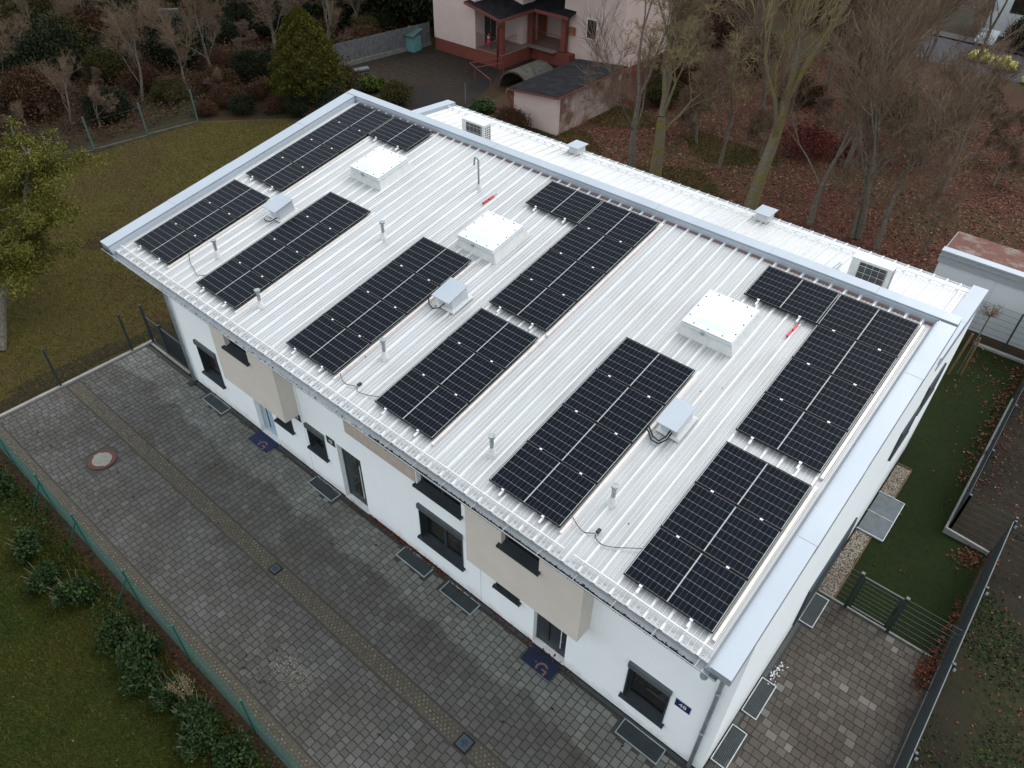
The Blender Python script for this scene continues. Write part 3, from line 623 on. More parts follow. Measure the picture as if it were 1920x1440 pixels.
# parapets : copings in lengths, upstands
def roofbox(mb, u0, u1, v0, v1, h0, h1):
    mb.hexa([RP(u0, v0, h0), RP(u1, v0, h0), RP(u1, v1, h0), RP(u0, v1, h0)], [RP(u0, v0, h1), RP(u1, v0, h1), RP(u1, v1, h1), RP(u0, v1, h1)])
CAPH = 0.05
def coping_run(kind):
    if kind == 'left': u0, u1, joints = -17.12, -16.68, [-.50, 1.72, 3.95, 6.6, 8.72]
    else: u0, u1, joints = 1.98, 2.325, [-.50, 2.35, 4.35, 6.9, 8.66]
    for i in range(len(joints) - 1):
        mb = MB(); a, b = joints[i], joints[i + 1] - .004; lift = .004 * (i % 2)
        roofbox(mb, u0 - lift, u1 + lift, a, b, -.20, CAPH + lift); 
        roofbox(mb, (u1 - .02) if kind == 'left' else (u0 - .0), (u1 + .02) if kind == 'left' else (u0 + .02), a, b, CAPH + lift, CAPH + lift + .012)
        mb.build('coping', 'flashing', house)
    mb = MB()
    if kind == 'left': mb.hexa([RP(-16.68, -.5, -.2), RP(-16.60, -.5, -.2), RP(-16.60, 8.72, -.2), RP(-16.68, 8.72, -.2)], [RP(-16.68, -.5, .02), RP(-16.655, -.5, .02), RP(-16.655, 8.72, .02), RP(-16.68, 8.72, .02)])
    else: mb.hexa([RP(1.86, -.5, -.2), RP(1.98, -.5, -.2), RP(1.98, 8.66, -.2), RP(1.86, 8.66, -.2)], [RP(1.95, -.5, .02), RP(1.98, -.5, .02), RP(1.98, 8.66, .02), RP(1.95, 8.66, .02)])
    mb.build('upstand_flashing', 'flashing', house)
coping_run('left'); coping_run('right')
js = [-17.12, -13.9, -10.6, -7.6, -5.05, -1.9, 0.6, 2.33]
for i in range(len(js) - 1):
    mb = MB(); lift = .004 * (i % 2) + .003
    roofbox(mb, js[i], js[i + 1] - .004, 8.725, 9.00 + lift, -.22, CAPH + lift); roofbox(mb, js[i], js[i + 1] - .004, 8.725, 8.745, CAPH + lift, CAPH + lift + .014)
    mb.build('ridge_coping', 'flashing', house)
mb = MB(); mb.hexa([RP(-16.6, 8.655, -.2), RP(1.95, 8.655, -.2), RP(1.95, 8.72, -.2), RP(-16.6, 8.72, -.2)], [RP(-16.6, 8.69, .02), RP(1.95, 8.69, .02), RP(1.95, 8.72, .02), RP(-16.6, 8.72, .02)])
mb.build('upstand_flashing', 'flashing', house)
# side wall fill below the right coping (flush plaster up to it) and left overhang box
mb = MB(); mb.hexa([RP(1.92, -.42, -.40), RP(2.296, -.42, -.40), RP(2.296, 8.7, -.5), RP(1.92, 8.7, -.5)], [RP(1.92, -.42, -.202), RP(2.296, -.42, -.202), RP(2.296, 8.7, -.202), RP(1.92, 8.7, -.202)])
mb.build('parapet_wall', 'white_render', house)
mb = MB(); mb.hexa([RP(-17.05, -.42, -.30), RP(-16.6, -.42, -.30), RP(-16.6, 8.7, -.30), RP(-17.05, 8.7, -.30)], [RP(-17.05, -.42, -.203), RP(-16.6, -.42, -.203), RP(-16.6, 8.7, -.203), RP(-17.05, 8.7, -.203)])
mb.build('left_soffit', 'white_render', house)
# gutter : half round trough with front bead, leaf debris inside, brackets
mb = MB(); n = 8; gx0, gx1 = -17.05, 2.12; gy, gz, gr = -.462, 5.285, .102
for x in (gx0, gx1):
    for r_ in (gr, gr - .006):
        for i in range(n + 1):
            a = math.pi + math.pi * i / n; mb.v.append((x, gy + r_ * math.cos(a), gz + r_ * math.sin(a)))
q = n + 1
for i in range(n): mb.f += [(i, i + 1, 2 * q + i + 1, 2 * q + i), (q + i + 1, q + i, 3 * q + i, 3 * q + i + 1)]
mb.m = [0] * len(mb.f)
mb.f += [tuple(range(n + 1)), tuple(range(2 * q, 2 * q + n + 1))[::-1]]; mb.m += [0, 0]
mb.tube([(gx0, gy - gr, gz + .004), (gx1, gy - gr, gz + .004)], .010, 6)
gut = mb.build('gutter', 'gutter_zinc', house)
mb = MB(); mb.box(-.006, -gr, .002, .006, gr + .01, .006); bme = bpy.data.meshes.new('gutter_bracket'); bme.from_pydata(mb.v, [], mb.f); bme.materials.append(M['gutter_zinc'])
for i in range(24): part('gutter_bracket', bme, gut, (gx0 + .4 + i * .8, gy, gz))
def gl(n, x0, x1):
    P = np.stack([rng.uniform(x0, x1, n), np.clip(gy - .045 + rng.normal(0, .018, n), gy - .085, gy + .03), np.zeros(n)], 1); P[:, 2] = gz - np.sqrt(gr ** 2 - (P[:, 1] - gy) ** 2) + rng.uniform(.01, .03, n); return P
P = np.concatenate([gl(4200, -6.0, 1.7), gl(260, -14.2, -6.0), gl(60, -17.0, -16.7)])
leaves('gutter_leaves', P, .026, 'gutter_muck', .6, gut, kind='stuff')
MB().cyl(1.92, gy - .02, gz - .22, gz - .07, .065, 14).build('gutter_outlet', 'zinc', gut)
MB().cyl(-16.55, gy, gz - .22, gz - .08, .065, 14).build('gutter_outlet', 'zinc', gut)
MB().tube([(1.92, gy - .02, gz - .2), (1.94, gy + .2, gz - .42), (2.05, WF - .16, gz - .75), (2.06, WF - .08, gz - .95), (2.06, WF - .08, .06)], .045, 10).tube([(2.06, WF - .08, 1.6), (2.06, WF - .08, 1.64)], .055, 10).tube([(2.06, WF - .08, 3.2), (2.06, WF - .08, 3.24)], .055, 10).build('downpipe', 'zinc', house, smooth=True)
MB().tube([(-16.55, gy, gz - .2), (-16.53, gy + .3, gz - .42), (-16.50, WF - .16, gz - .75), (-16.50, WF - .08, gz - .95), (-16.50, WF - .08, .06)], .05, 10).build('downpipe', 'zinc', house, smooth=True)
# snow rail
def rail(u0, u1):
    mb = MB()
    mb.hexa([RP(u0, -.225, -.05), RP(u1, -.225, -.05), RP(u1, -.203, -.05), RP(u0, -.203, -.05)], [RP(u0, -.225, -.02), RP(u1, -.225, -.02), RP(u1, -.203, -.02), RP(u0, -.203, -.02)])
    u = PH0 + math.ceil((u0 - PH0) / PITCH) * PITCH + .0
    while u < u1:
        roofbox(mb, u - .012, u + .012, -.40, -.19, -.085, -.076); roofbox(mb, u - .015, u + .015, -.25, -.18, -.085, -.04); u += PITCH * 3
    mb.build('snow_rail', 'rail_grey', house)
for a, b in ((-16.55, -13.0), (-12.97, -9.4), (-9.37, -5.2), (-5.17, -1.10), (-.90, 1.86)): rail(a, b)

# rear extension with lower roof
EB = 12.95
def EZ(y): return 5.90 - (y - 8.9) * 0.061
mb = MB(); 
mb.hexa([(WL, WB + .001, .04), (WR, WB + .001, .04), (WR, EB, .04), (WL, EB, .04)], [(WL, WB + .001, EZ(8.9) - .06), (WR, WB + .001, EZ(8.9) - .06), (WR, EB, EZ(EB) - .06), (WL, EB, EZ(EB) - .06)])
mb.build('extension_wall', 'white_render', house)
ribbed('extension_roof_sheet', -16.45, 1.98, [8.9, 10.5, 12.98], lambda u, v, h: (u, v, EZ(v) + h * 1.2), 'roof_metal_bright', house)
for u0, u1 in ((-16.80, -16.42), (1.96, 2.32)):
    a = [8.95, 10.9, 13.02]
    for i in range(2):
        mb = MB(); e = .003 * i
        mb.hexa([(u0 - e, a[i], EZ(a[i]) - .25), (u1 + e, a[i], EZ(a[i]) - .25), (u1 + e, a[i + 1] - .004, EZ(a[i + 1]) - .25), (u0 - e, a[i + 1] - .004, EZ(a[i + 1]) - .25)],
                [(u0 - e, a[i], EZ(a[i]) + .13 + e), (u1 + e, a[i], EZ(a[i]) + .13 + e), (u1 + e, a[i + 1] - .004, EZ(a[i + 1]) + .13 + e), (u0 - e, a[i + 1] - .004, EZ(a[i + 1]) + .13 + e)])
        mb.build('coping', 'flashing', house)
mb = MB()
for i in range(54):
    u = PH0 - PITCH * 36 + i * PITCH
    if u > 1.95: break
    z = EZ(12.9); mb.box(u - .02, 12.55, EZ(12.55) + .034, u + .02, 12.60, EZ(12.55) + .10); mb.box(u - .012, 12.98, z + .0, u + .012, 13.08, z + .02)
mb.box(-16.4, 12.575, EZ(12.57) + .07, 1.95, 12.60, EZ(12.57) + .10)
mb.build('snow_guards', 'aluminium', house)
MB().tube([(-16.6, 13.09, EZ(13) - .06), (2.2, 13.09, EZ(13) - .06)], .06, 8).build('rear_gutter', 'zinc', house)
# scattered little debris on the roof
rs = random.Random(4); mb = MB()
for i in range(26):
    u, v = rs.uniform(-16, 1.6), rs.uniform(.2, 8.3); x, y, z = RP(u, v, ROOF_H + .002); a = rs.uniform(.012, .028)
    mb.add([(x - a, y, z), (x, y - a * .6, z), (x + a, y, z + .012), (x, y + a * .6, z + .01)], [(0, 1, 2, 3)])
mb.build('roof_debris', 'leaf_brown', None, label='dark leaf scraps scattered over the pale metal roof', kind='stuff', cat='debris')

# ---------------------------------------------------------------- solar panels
def panel_proto():
    r = empty('solar_panel')
    lam = MB().box(0, 0, -.010, PW, PH, -.002).build('laminate', 'photovoltaic', r)
    f = MB(); t = .012
    f.box(-.001, -.001, -.035, t - .004, PH + .001, .002).box(PW - t + .004, -.001, -.035, PW + .001, PH + .001, .002).box(t - .004, -.001, -.035, PW - t + .004, t - .004, .002).box(t - .004, PH - t + .004, -.035, PW - t + .004, PH + .001, .002)
    f.build('frame', 'frame_black', r)
    c = MB().box(-.028, -.024, -.004, .028, .006, .007).build('clamp', 'aluminium', r); c.location = (.36, 0, 0)
    c2 = c.copy(); COL.objects.link(c2); c2.parent = r; c2.location = (PW - .38, 0, 0)
    c.name = 'clamp'; CH[r.name] = [lam, *[x for x in (r.children)]] if False else None
    return r
proto = panel_proto(); KIDS = [o for o in bpy.data.objects if o.parent == proto]
foot_me = None
ARR = {'Au': (-16.298, 3.919, 4, [(1, 3)]), 'Al': (-16.315, .083, 3, []), 'L1': (-13.251, .092, 4, []), 'L2': (-9.497, .093, 4, []),
       'Cl': (-6.438, .101, 3, []), 'Cu': (-6.427, 3.81, 4, [(-1, 3)]), 'M': (-3.13, .059, 4, []), 'Rl': (0, 0, 3, []), 'Ru': (-.007, 3.796, 4, [(-1, 3)])}
WHERE = {'Au': 'upper left array', 'Al': 'lower left array', 'L1': 'column behind the two left vent pipes',
         'L2': 'column left of the middle cable box', 'Cl': 'lower centre array', 'Cu': 'upper centre array',
         'M': 'column left of the right cable box', 'Rl': 'lower array beside the right parapet', 'Ru': 'upper array beside the right parapet'}
ORD = ['bottom', 'second', 'third', 'top']
first = True; feet = MB(); rails = MB()
for key, (ou, ov, rows, extra) in ARR.items():
    cells = [(0, r) for r in range(rows)] + extra
    for (cx, r) in cells:
        if first: t = proto; kids = KIDS; first = False
        else:
            t = proto.copy(); COL.objects.link(t)
            for k in KIDS:
                c = k.copy(); COL.objects.link(c); c.parent = t
        u = ou + cx * (PW + G); v = ov + r * (PH + G)
        t.location = RP(u, v, 0); t.rotation_euler = (SL, 0, 0)
        nm = ORD[r] if rows == 4 else ['bottom', 'middle', 'top'][r]
        lab = f'black solar panel in {nm} row of the {WHERE[key]}'
        if cx: lab = f'black solar panel jutting out sideways from the {WHERE[key]}'
        tag(t, lab, 'solar panel', 'solar panels on the metal roof')
    rr0 = [c[1] for c in cells if c[0] == 0]; ua = ou + PW + .035 + (0 if key != 'Au' else 0)
    bm = MB(); roofbox(bm, ua, ua + .06, ov - .06, ov + ((max(rr0) + 1) * (PH + G) if key != 'Au' else 3 * (PH + G)) + .05, -.118, -.055)
    bm.build('cable_duct', 'duct_metal', None, label=f'pale metal duct right of the {WHERE[key]}', cat='cable duct', group='cable ducts beside the solar arrays')
    # support feet at the lower and upper edges, rails below
    for cx in sorted({c[0] for c in cells}):
        rr = [c[1] for c in cells if c[0] == cx]; vb = ov + min(rr) * (PH + G); vt = ov + (max(rr) + 1) * (PH + G) - G
        for du in (.36, PW - .38):
            u = ou + cx * (PW + G) + du
            bm = MB(); roofbox(bm, u - .02, u + .02, vb - .13, vt + .05, -.086, -.04); roofbox(bm, u - .022, u + .022, vb - .025, vb - .003, -.04, .012)
            roofbox(bm, u - .014, u + .014, vb - .135, vb - .03, -.04, -.034)
            bm.build('mounting_rail', 'aluminium', None, label=f'aluminium rail under the {"left" if du < 1 else "right"} side of the {WHERE[key]}' + (' (jutting)' if cx else ''), cat='rail', group='mounting rails under the solar panels')

# ---------------------------------------------------------------- skylights, boxes, pipes on the roof
def on_roof(name, u, v, **kw): return empty(name, RP(u, v, ROOF_H), (SL, 0, 0), **kw)
def skylight(u, v, label):
    r = on_roof('skylight', u, v, label=label, cat='skylight', group='white skylight domes on the roof')
    w = 1.14; d = 1.12
    MB().hexa([(-.13, -.10, 0), (w + .13, -.10, 0), (w + .13, d + .20, 0), (-.13, d + .20, 0)], [(-.02, 0, .25), (w + .02, 0, .25), (w + .02, d, .25), (-.02, d, .25)]).build('curb', 'white_membrane', r)
    MB().box(-.04, -.04, .255, w + .04, d + .04, .315).build('frame', 'white_plastic', r)
    l = MB(); n = 12
    b0 = len(l.v)
    l.box(-.03, -.03, .33, w + .03, d + .03, .352)
    # shallow dome
    k = 14
    for i in range(k + 1):
        for j in range(k + 1):
            x = .075 + (w - .15) * i / k; y = .08 + (d - .15) * j / k
            a = min(i, k - i, j, k - j) / 2.0; h = .035 * min(1, a) + .04 * math.sin(math.pi * i / k) * math.sin(math.pi * j / k)
            l.v.append((x, y, .353 + h))
    b = 8
    for i in range(k):
        for j in range(k):
            a = b + i * (k + 1) + j; l.f.append((a, a + k + 1, a + k + 2, a + 1)); l.m.append(0)
    lid = l.build('lid', 'acrylic', r, smooth=False)
    s = MB()
    for t in (.2, .5, .8):
        for (x, y) in ((w * t, .035), (w * t, d - .03), (.02, d * t), (w - .02, d * t)): s.cyl(x, y, .352, .362, .016, 8)
    s.build('bolts', 'frame_black', lid)
    MB().box(w * .40, -.075, .22, w * .40 + .07, -.038, .31).build('latch', 'zinc', r)
skylight(-13.38, 5.70, 'white dome skylight under the far left solar array, smallest in view')
skylight(-8.52, 5.08, 'white dome skylight in the middle of the roof beside the red tool')
skylight(-2.28, 5.58, 'large white dome skylight near the right solar array')
def duct(name, u, v, w, d, label, cable=True, rot=0):
    r = on_roof(name, u, v, label=label, cat='roof box', group='metal cable entry boxes on the roof')
    MB().box(.03, .06, 0, w - .02, d, .36).build('casing', 'box_metal', r)
    MB().hexa([(-.02, -.06, .365), (w + .02, -.06, .365), (w + .02, d + .03, .40), (-.02, d + .03, .40)], [(-.02, -.06, .385), (w + .02, -.06, .385), (w + .02, d + .03, .42), (-.02, d + .03, .42)]).build('lid', 'flashing', r)
    MB().hexa([(-.05, -.02, .036), (w + .06, -.02, .036), (w + .06, d + .1, .036), (-.05, d + .1, .036)], [(-.02, .03, .07), (w + .03, .03, .07), (w + .03, d + .05, .07), (-.02, d + .05, .07)]).build('collar', 'white_membrane', r)
    return r
duct('cable_box', -14.02, 3.02, .52, .58, 'silver metal box between the two leftmost solar arrays', True)
duct('cable_box', -7.48, 3.08, .52, .60, 'silver metal box beside the centre left solar column below the middle skylight')
duct('cable_box', -1.22, 2.95, .42, .62, 'silver metal box with thick black cables beside the right hand solar column')
def thick(pts, label, r=.016):
    mb = MB(); mb.tube([RP(*p) for p in pts], r, 7); return mb
mb = thick([(-1.52, 2.88, -.06), (-1.35, 2.82, -.05), (-1.18, 2.66, -.04), (-1.02, 2.66, -.04), (-.93, 2.80, .0), (-.92, 2.98, .05)], '')
mb.tube([RP(*p) for p in [(-1.55, 2.96, -.06), (-1.38, 2.90, -.05), (-1.2, 2.75, -.04), (-1.05, 2.72, -.04), (-.98, 2.85, 0), (-.97, 3.0, .05)]], .016, 7)
mb.build('thick_cable', 'black_rubber', None, label='pair of thick black cables entering the rightmost metal roof box', cat='cable', smooth=True)
mb = thick([(-7.80, 3.15, -.06), (-7.62, 2.98, -.05), (-7.42, 2.90, -.04), (-7.28, 3.0, -.02), (-7.24, 3.16, .03)], '')
mb.build('thick_cable', 'black_rubber', None, label='thick black cable entering the middle metal roof box', cat='cable', smooth=True)
mb = thick([(-14.0, 2.85, -.06), (-13.85, 2.80, -.05), (-13.7, 2.85, -.04), (-13.62, 3.04, 0)], '')
mb.build('thick_cable', 'black_rubber', None, label='short black cable entering the leftmost metal roof box', cat='cable', smooth=True)
def thin(pts, label, plug=None):
    # smooth catmull through the points
    P = [Vector(RP(*p)) for p in pts]; out = []
    for i in range(len(P) - 1):
        a, b, c, d = P[max(i - 1, 0)], P[i], P[i + 1], P[min(i + 2, len(P) - 1)]
        for t in (0, .25, .5, .75):
            out.append(0.5 * ((2 * b) + (c - a) * t + (2 * a - 5 * b + 4 * c - d) * t * t + (3 * b - a - 3 * c + d) * t ** 3))
    out.append(P[-1]); r = empty('connecting_cable', out[0], label=label, cat='cable', group='thin cables linking solar arrays')
    L = [p - out[0] for p in out]
    MB().tube(L, .0075, 6).build('cable', 'black_rubber', r, smooth=True)
    if plug:
        q = Vector(RP(*plug)) - out[0]; MB().box(q.x - .03, q.y - .05, q.z - .01, q.x + .03, q.y + .05, q.z + .035).build('plug', 'black_rubber', r)
thin([(-1.37, .38, -.03), (-1.2, .30, -.05), (-1.03, .27, -.07), (-.86, .36, -.07), (-.80, .30, -.07), (-.64, .26, -.07), (-.45, .33, -.07), (-.22, .47, -.05), (-.02, .60, -.04)], 'thin black cable curling between the two rightmost solar arrays near the eave', (-.83, .43, -.06))
thin([(-7.70, .22, -.04), (-7.54, .12, -.07), (-7.36, .10, -.07), (-7.12, .18, -.07), (-7.02, .10, -.07), (-6.85, .12, -.07), (-6.62, .2, -.06), (-6.42, .28, -.04)], 'thin black cable between the centre columns of solar panels near the eave', (-7.10, .25, -.06))
thin([(-14.52, .70, -.04), (-14.2, .50, -.07), (-13.85, .40, -.07), (-13.60, .31, -.07), (-13.46, .38, -.07), (-13.36, .44, -.07), (-13.24, .52, -.04)], 'thin dark cable between the leftmost solar arrays near the eave')
def vent(u, v, h, label):
    r = on_roof('vent_pipe', u, v, label=label, cat='vent pipe', group='slim galvanised vent pipes'); r.rotation_euler = (0, 0, 0)
    MB().cyl(0, 0, -.02, .06, .095, 16, .088).cyl(0, 0, .06, .22, .085, 16, .05).build('flashing_cone', 'rail_grey', r, smooth=False)
    MB().cyl(0, 0, .21, h, .042, 16).build('pipe', 'galvanised', r, smooth=False)
    MB().cyl(0, 0, h - .035, h, .060, 16, .074).cyl(0, 0, h, h + .028, .074, 16).build('cap', 'galvanised', r)
vent(-13.78, 1.10, .50, 'slim metal vent pipe between the two leftmost solar arrays')
vent(-11.12, .55, .50, 'metal vent pipe left of the third solar column near the eave')
vent(-10.44, 4.12, .50, 'metal vent pipe standing alone between skylights in the upper roof')
vent(-7.25, 1.15, .52, 'metal vent pipe beside the centre left column near the eave')
vent(-3.53, .58, .52, 'metal vent pipe left of the right hand tall solar column')
vent(-.98, 1.06, .50, 'metal vent pipe between the two rightmost solar arrays')
def mast(loc, h, label, cat='mast'):
    r = empty('cable_gooseneck', loc, label=label, cat=cat)
    MB().cyl(0, 0, -.02, .16, .10, 14, .05).build('flashing_cone', 'white_membrane', r)
    pts = [(0, 0, .1), (0, 0, h - .12)] + [(-.07 + .07 * math.cos(a), -.02 * math.sin(a), h - .12 + .09 * math.sin(a)) for a in [math.pi * i / 6 for i in range(1, 7)]] + [(-.145, -.02, h - .26)]
    MB().tube(pts, .026, 10).build('pipe', 'galvanised', r, smooth=True)
mast(RP(-9.76, 7.15, ROOF_H), .95, 'tall hooked metal gooseneck pipe on the upper roof near the red tool')
mast((-13.05, 10.3, EZ(10.3)), 1.05, 'hooked metal pipe behind the left air conditioner')
def spirit(u, v, h, ang, label):
    r = empty('red_spirit_level', RP(u, v, h), (SL, 0, ang), label=label, cat='tool', group='red tools left on the roof')
    MB().box(-.022, -.22, 0, .022, -.04, .045).box(-.022, .0, 0, .022, .19, .045).build('body', 'red_plastic', r)
    MB().box(-.016, -.04, .004, .016, .0, .04).build('vial', 'black_rubber', r)
    MB().box(-.01, -.24, 0, .01, -.22, .04).tube([(0, .19, .02), (.02, .24, .05), (.05, .27, .07)], .008, 5).build('end_cap', 'black_rubber', r)
spirit(-9.15, 6.90, ROOF_H + .035, R(-6), 'red spirit level lying between ribs beside the gooseneck pipe')
spirit(-.36, 6.86, ROOF_H + .035, R(-4), 'red spirit level lying below the jutting panel of the right array')

# air conditioning units
def ac(x, y, label):
    z = EZ(y); r = empty('air_conditioner', (x, y, z), label=label, cat='air conditioner', group='white outdoor air conditioning units')
    w_, d_, h_ = .94, .34, .74; b = .48
    MB().box(0, 0, b, w_, d_, b + h_).build('casing', 'white_membrane', r)
    MB().box(-.01, -.01, b + h_ + .001, w_ + .01, d_ + .01, b + h_ + .02).build('top_cover', 'white_plastic', r)
    g = MB().box(.20, -.012, b + .08, .84, -.002, b + h_ - .05).build('fan_opening', 'glass_dark', r)
    gm = MB()
    for i in range(5): gm.box(.20 + i * .156, -.026, b + .08, .208 + i * .156, -.013, b + h_ - .05)
    for i in range(4): gm.box(.20, -.034, b + .10 + i * .17, .84, -.027, b + .112 + i * .17)
    gm.build('grille', 'zinc', r)
    s = MB()
    for i in range(8):
        for j in range(3): s.box(w_ + .0015, .05 + j * .09, b + .1 + i * .075, w_ + .004, .11 + j * .09, b + .135 + i * .075)
    s.build('side_slots', 'frame_black', r)
    MB().box(.05, -.02, .035, .11, d_ + .05, b - .002).box(w_ - .11, -.02, .035, w_ - .05, d_ + .05, b - .002).build('stand', 'galvanised', r)
ac(-12.92, 9.72, 'white air conditioner on the rear lower roof at the left end')
ac(-.40, 9.92, 'white air conditioner on the rear lower roof at the right end')
def rbox(x, label):
    z = EZ(12.5); r = empty('rear_hood', (x + .08, 12.45, z), label=label, cat='roof hood', group='small flat capped hoods on the rear eave')
    MB().box(.06, .05, .03, .42, .48, .26).build('casing', 'white_membrane', r)
    MB().box(-.02, -.02, .262, .48, .56, .285).build('lid', 'flashing', r)
rbox(-10.82, 'small flat capped metal hood on the rear eave nearer the left end')
rbox(-4.02, 'small flat capped metal hood on the rear eave right of centre')
r = empty('flat_cover', (-7.7, 9.9, EZ(9.9) + .04), label='low white rectangular cover plate lying on the rear roof', cat='cover')
MB().box(0, 0, 0, 1.3, .35, .12).build('plate', 'flashing', r)
MB().tube([(-1.02, 9.3, EZ(9.3) + .1), (-1.0, 11.6, EZ(11.6) + .1)], .05, 8).build('refrigerant_pipe', 'zinc', None, label='grey insulated pipe running up the rear roof beside the right air conditioner', cat='pipe')

# ---------------------------------------------------------------- things at the facade
def grate(x0, y0, x1, y1, label, solid=False):
    r = empty('light_well_grate', (x0, y0, .036), label=label, cat='grate', group='galvanised light well grates'); w_, d_ = x1 - x0, y1 - y0
    MB().box(0, 0, -.03, w_, d_, -.025).build('shaft_bottom', 'black_rubber' if not solid else 'slab_blue', r)
    f = MB(); t = .02
    f.box(0, 0, -.024, w_, t, .012).box(0, d_ - t, -.024, w_, d_, .012).box(0, t, -.024, t, d_ - t, .012).box(w_ - t, t, -.024, w_, d_ - t, .012); f.build('frame', 'zinc', r)
    b = MB(); n = int(w_ / .033); m_ = int(d_ / .033)
    for i in range(1, n): b.box(i * w_ / n - .0022, t, -.018, i * w_ / n + .0022, d_ - t, .004)
    for i in range(1, m_): b.box(t, i * d_ / m_ - .0022, -.016, w_ - t, i * d_ / m_ + .0022, .002)
    b.build('bars', 'grate_steel', r, kind='stuff')
for i, g_ in enumerate(GR_F): grate(*g_, ['dark light well grate below the leftmost ground floor window', 'light well grate left of the middle dark door', 'light well grate below the double window, left of a pair',
        'light well grate right of a pair below the beige bay', 'light well grate below the window next to the house number near the corner'][i], i == 0)
for i, g_ in enumerate(GR_S): grate(*g_, ['light well grate along the side wall nearest the front corner but one', 'light well grate along the side wall closest to the front corner', 'light well grate along the side wall beside the garden gate'][i])
r = empty('side_platform', (2.33, 8.95, .03), label='grey two part platform slab set in the gravel by the side wall', cat='platform')
MB().box(.02, .03, 0, .70, .82, .05).build('slab', 'slab_blue', r); MB().box(.02, .86, 0, .70, 1.68, .05).build('slab', 'slab_blue', r)
MB().box(0, 0, 0, .72, .025, .06).box(.705, .03, 0, .725, 1.70, .06).box(0, .828, 0, .70, .846, .055).box(0, 1.70, 0, .725, 1.72, .06).build('frame', 'zinc', r)
# slot drains along facade and side
def drain(x0, y0, x1, y1, name, label):
    r = empty(name, (x0, y0, .02), label=label, cat='drain'); L = max(x1 - x0, y1 - y0); hz = (x1 - x0) > (y1 - y0)
    MB().box(0, 0, 0, x1 - x0, y1 - y0, .012).build('channel', 'black_rubber', r)
    b = MB(); n = int(L / .035)
    for i in range(n):
        if hz: b.box(i * .035, .01, .012, i * .035 + .012, y1 - y0 - .01, .020)
        else: b.box(.01, i * .035, .012, x1 - x0 - .01, i * .035 + .012, .020)
    b.build('slots', 'grate_steel', r, kind='stuff')
drain(-16.4, .42, 2.3, .53, 'slot_drain', 'narrow slotted drain running along the front wall')
drain(2.31, 3.36, 2.42, 5.2, 'slot_drain', 'narrow slotted drain along the side wall between two grates')
drain(2.31, 1.93, 2.42, 2.27, 'slot_drain', 'short slotted drain piece along the side wall at the corner')
# signs
def text_mesh(name, s, size, mat, parent, loc, rot, ext=.002):
    cu = bpy.data.curves.new(name, 'FONT'); cu.body = s; cu.size = size; cu.extrude = ext; cu.align_x = 'CENTER'; cu.align_y = 'CENTER'; cu.resolution_u = 3
    o = bpy.data.objects.new(name + '_tmp', cu); COL.objects.link(o); dg = bpy.context.evaluated_depsgraph_get(); dg.update()
    me = bpy.data.meshes.new_from_object(o.evaluated_get(dg)); bpy.data.objects.remove(o); me.materials.clear(); me.materials.append(M[mat])
    return part(name, me, parent, loc, rot)
def sign(x0, z0, mat, label, w_=.33, h_=.25):
    r = empty('house_number', (x0, WF - .001, z0), label=label, cat='sign', group='house number plates')
    MB().box(0, -.018, 0, w_, 0, h_).build('plate', mat, r)
    MB().box(-.006, -.014, -.006, w_ + .006, -.0005, h_ + .006).build('rim', 'zinc', r)
    text_mesh('digits', '48', .17, 'sign_white', r, (w_ / 2, -.0205, h_ / 2), (math.pi / 2, 0, 0))
sign(1.37, 1.78, 'sign_blue', 'dark blue house number plate 48 near the front right corner')
sign(-9.36, 1.97, 'sign_black', 'black house number plate 48 between small window and middle door')
sign(-10.80, 1.97, 'sign_black', 'black house number plate half hidden below the left beige bay')
# door mats with logo
def doormat(x0, y0, w_, d_, mat, label):
    r = empty('door_mat', (x0, y0, .04), label=label, cat='door mat', group='blue door mats')
    MB().box(0, 0, 0, w_, d_, .012).build('mat', mat, r)
    mb = MB(); cx, cy, ro, ri = w_ * .63, .115, .155, .105; A = [R(38) + (R(215) - R(38)) * i / 18 for i in range(19)]
    pts = [(cx + ro * math.cos(a), cy + ro * math.sin(a)) for a in A]; pin = [(cx + ri * math.cos(a), cy + ri * math.sin(a)) for a in A]
    for i in range(18):
        q_ = [pts[i], pts[i + 1], pin[i + 1], pin[i]]
        if min(p[1] for p in q_) > .012: mb.prism(q_, .0125, .0145)
    mb.prism([(cx + .0, cy + .022), (cx, cy - .022), (cx + .11, cy - .022), (cx + .155, cy + .022)][::-1], .0125, .0145)
    mb.prism([(cx + .105, cy - .023), (cx + .085, .012), (cx + .135, .012), (cx + .155, cy - .0)][::-1], .0125, .0145)
    mb.prism([(cx - .21 + .02 * math.cos(a), cy + .06 + .02 * math.sin(a)) for a in [math.tau * i / 10 for i in range(10)]], .0125, .0145)
    mb.build('logo', 'mat_logo', r)
doormat(-12.97, .06, .92, .53, 'mat_blue', 'blue door mat with a pinkish G logo below the left bay')
doormat(-2.16, .02, .87, .57, 'mat_navy', 'navy door mat with a pinkish G logo at the right door')
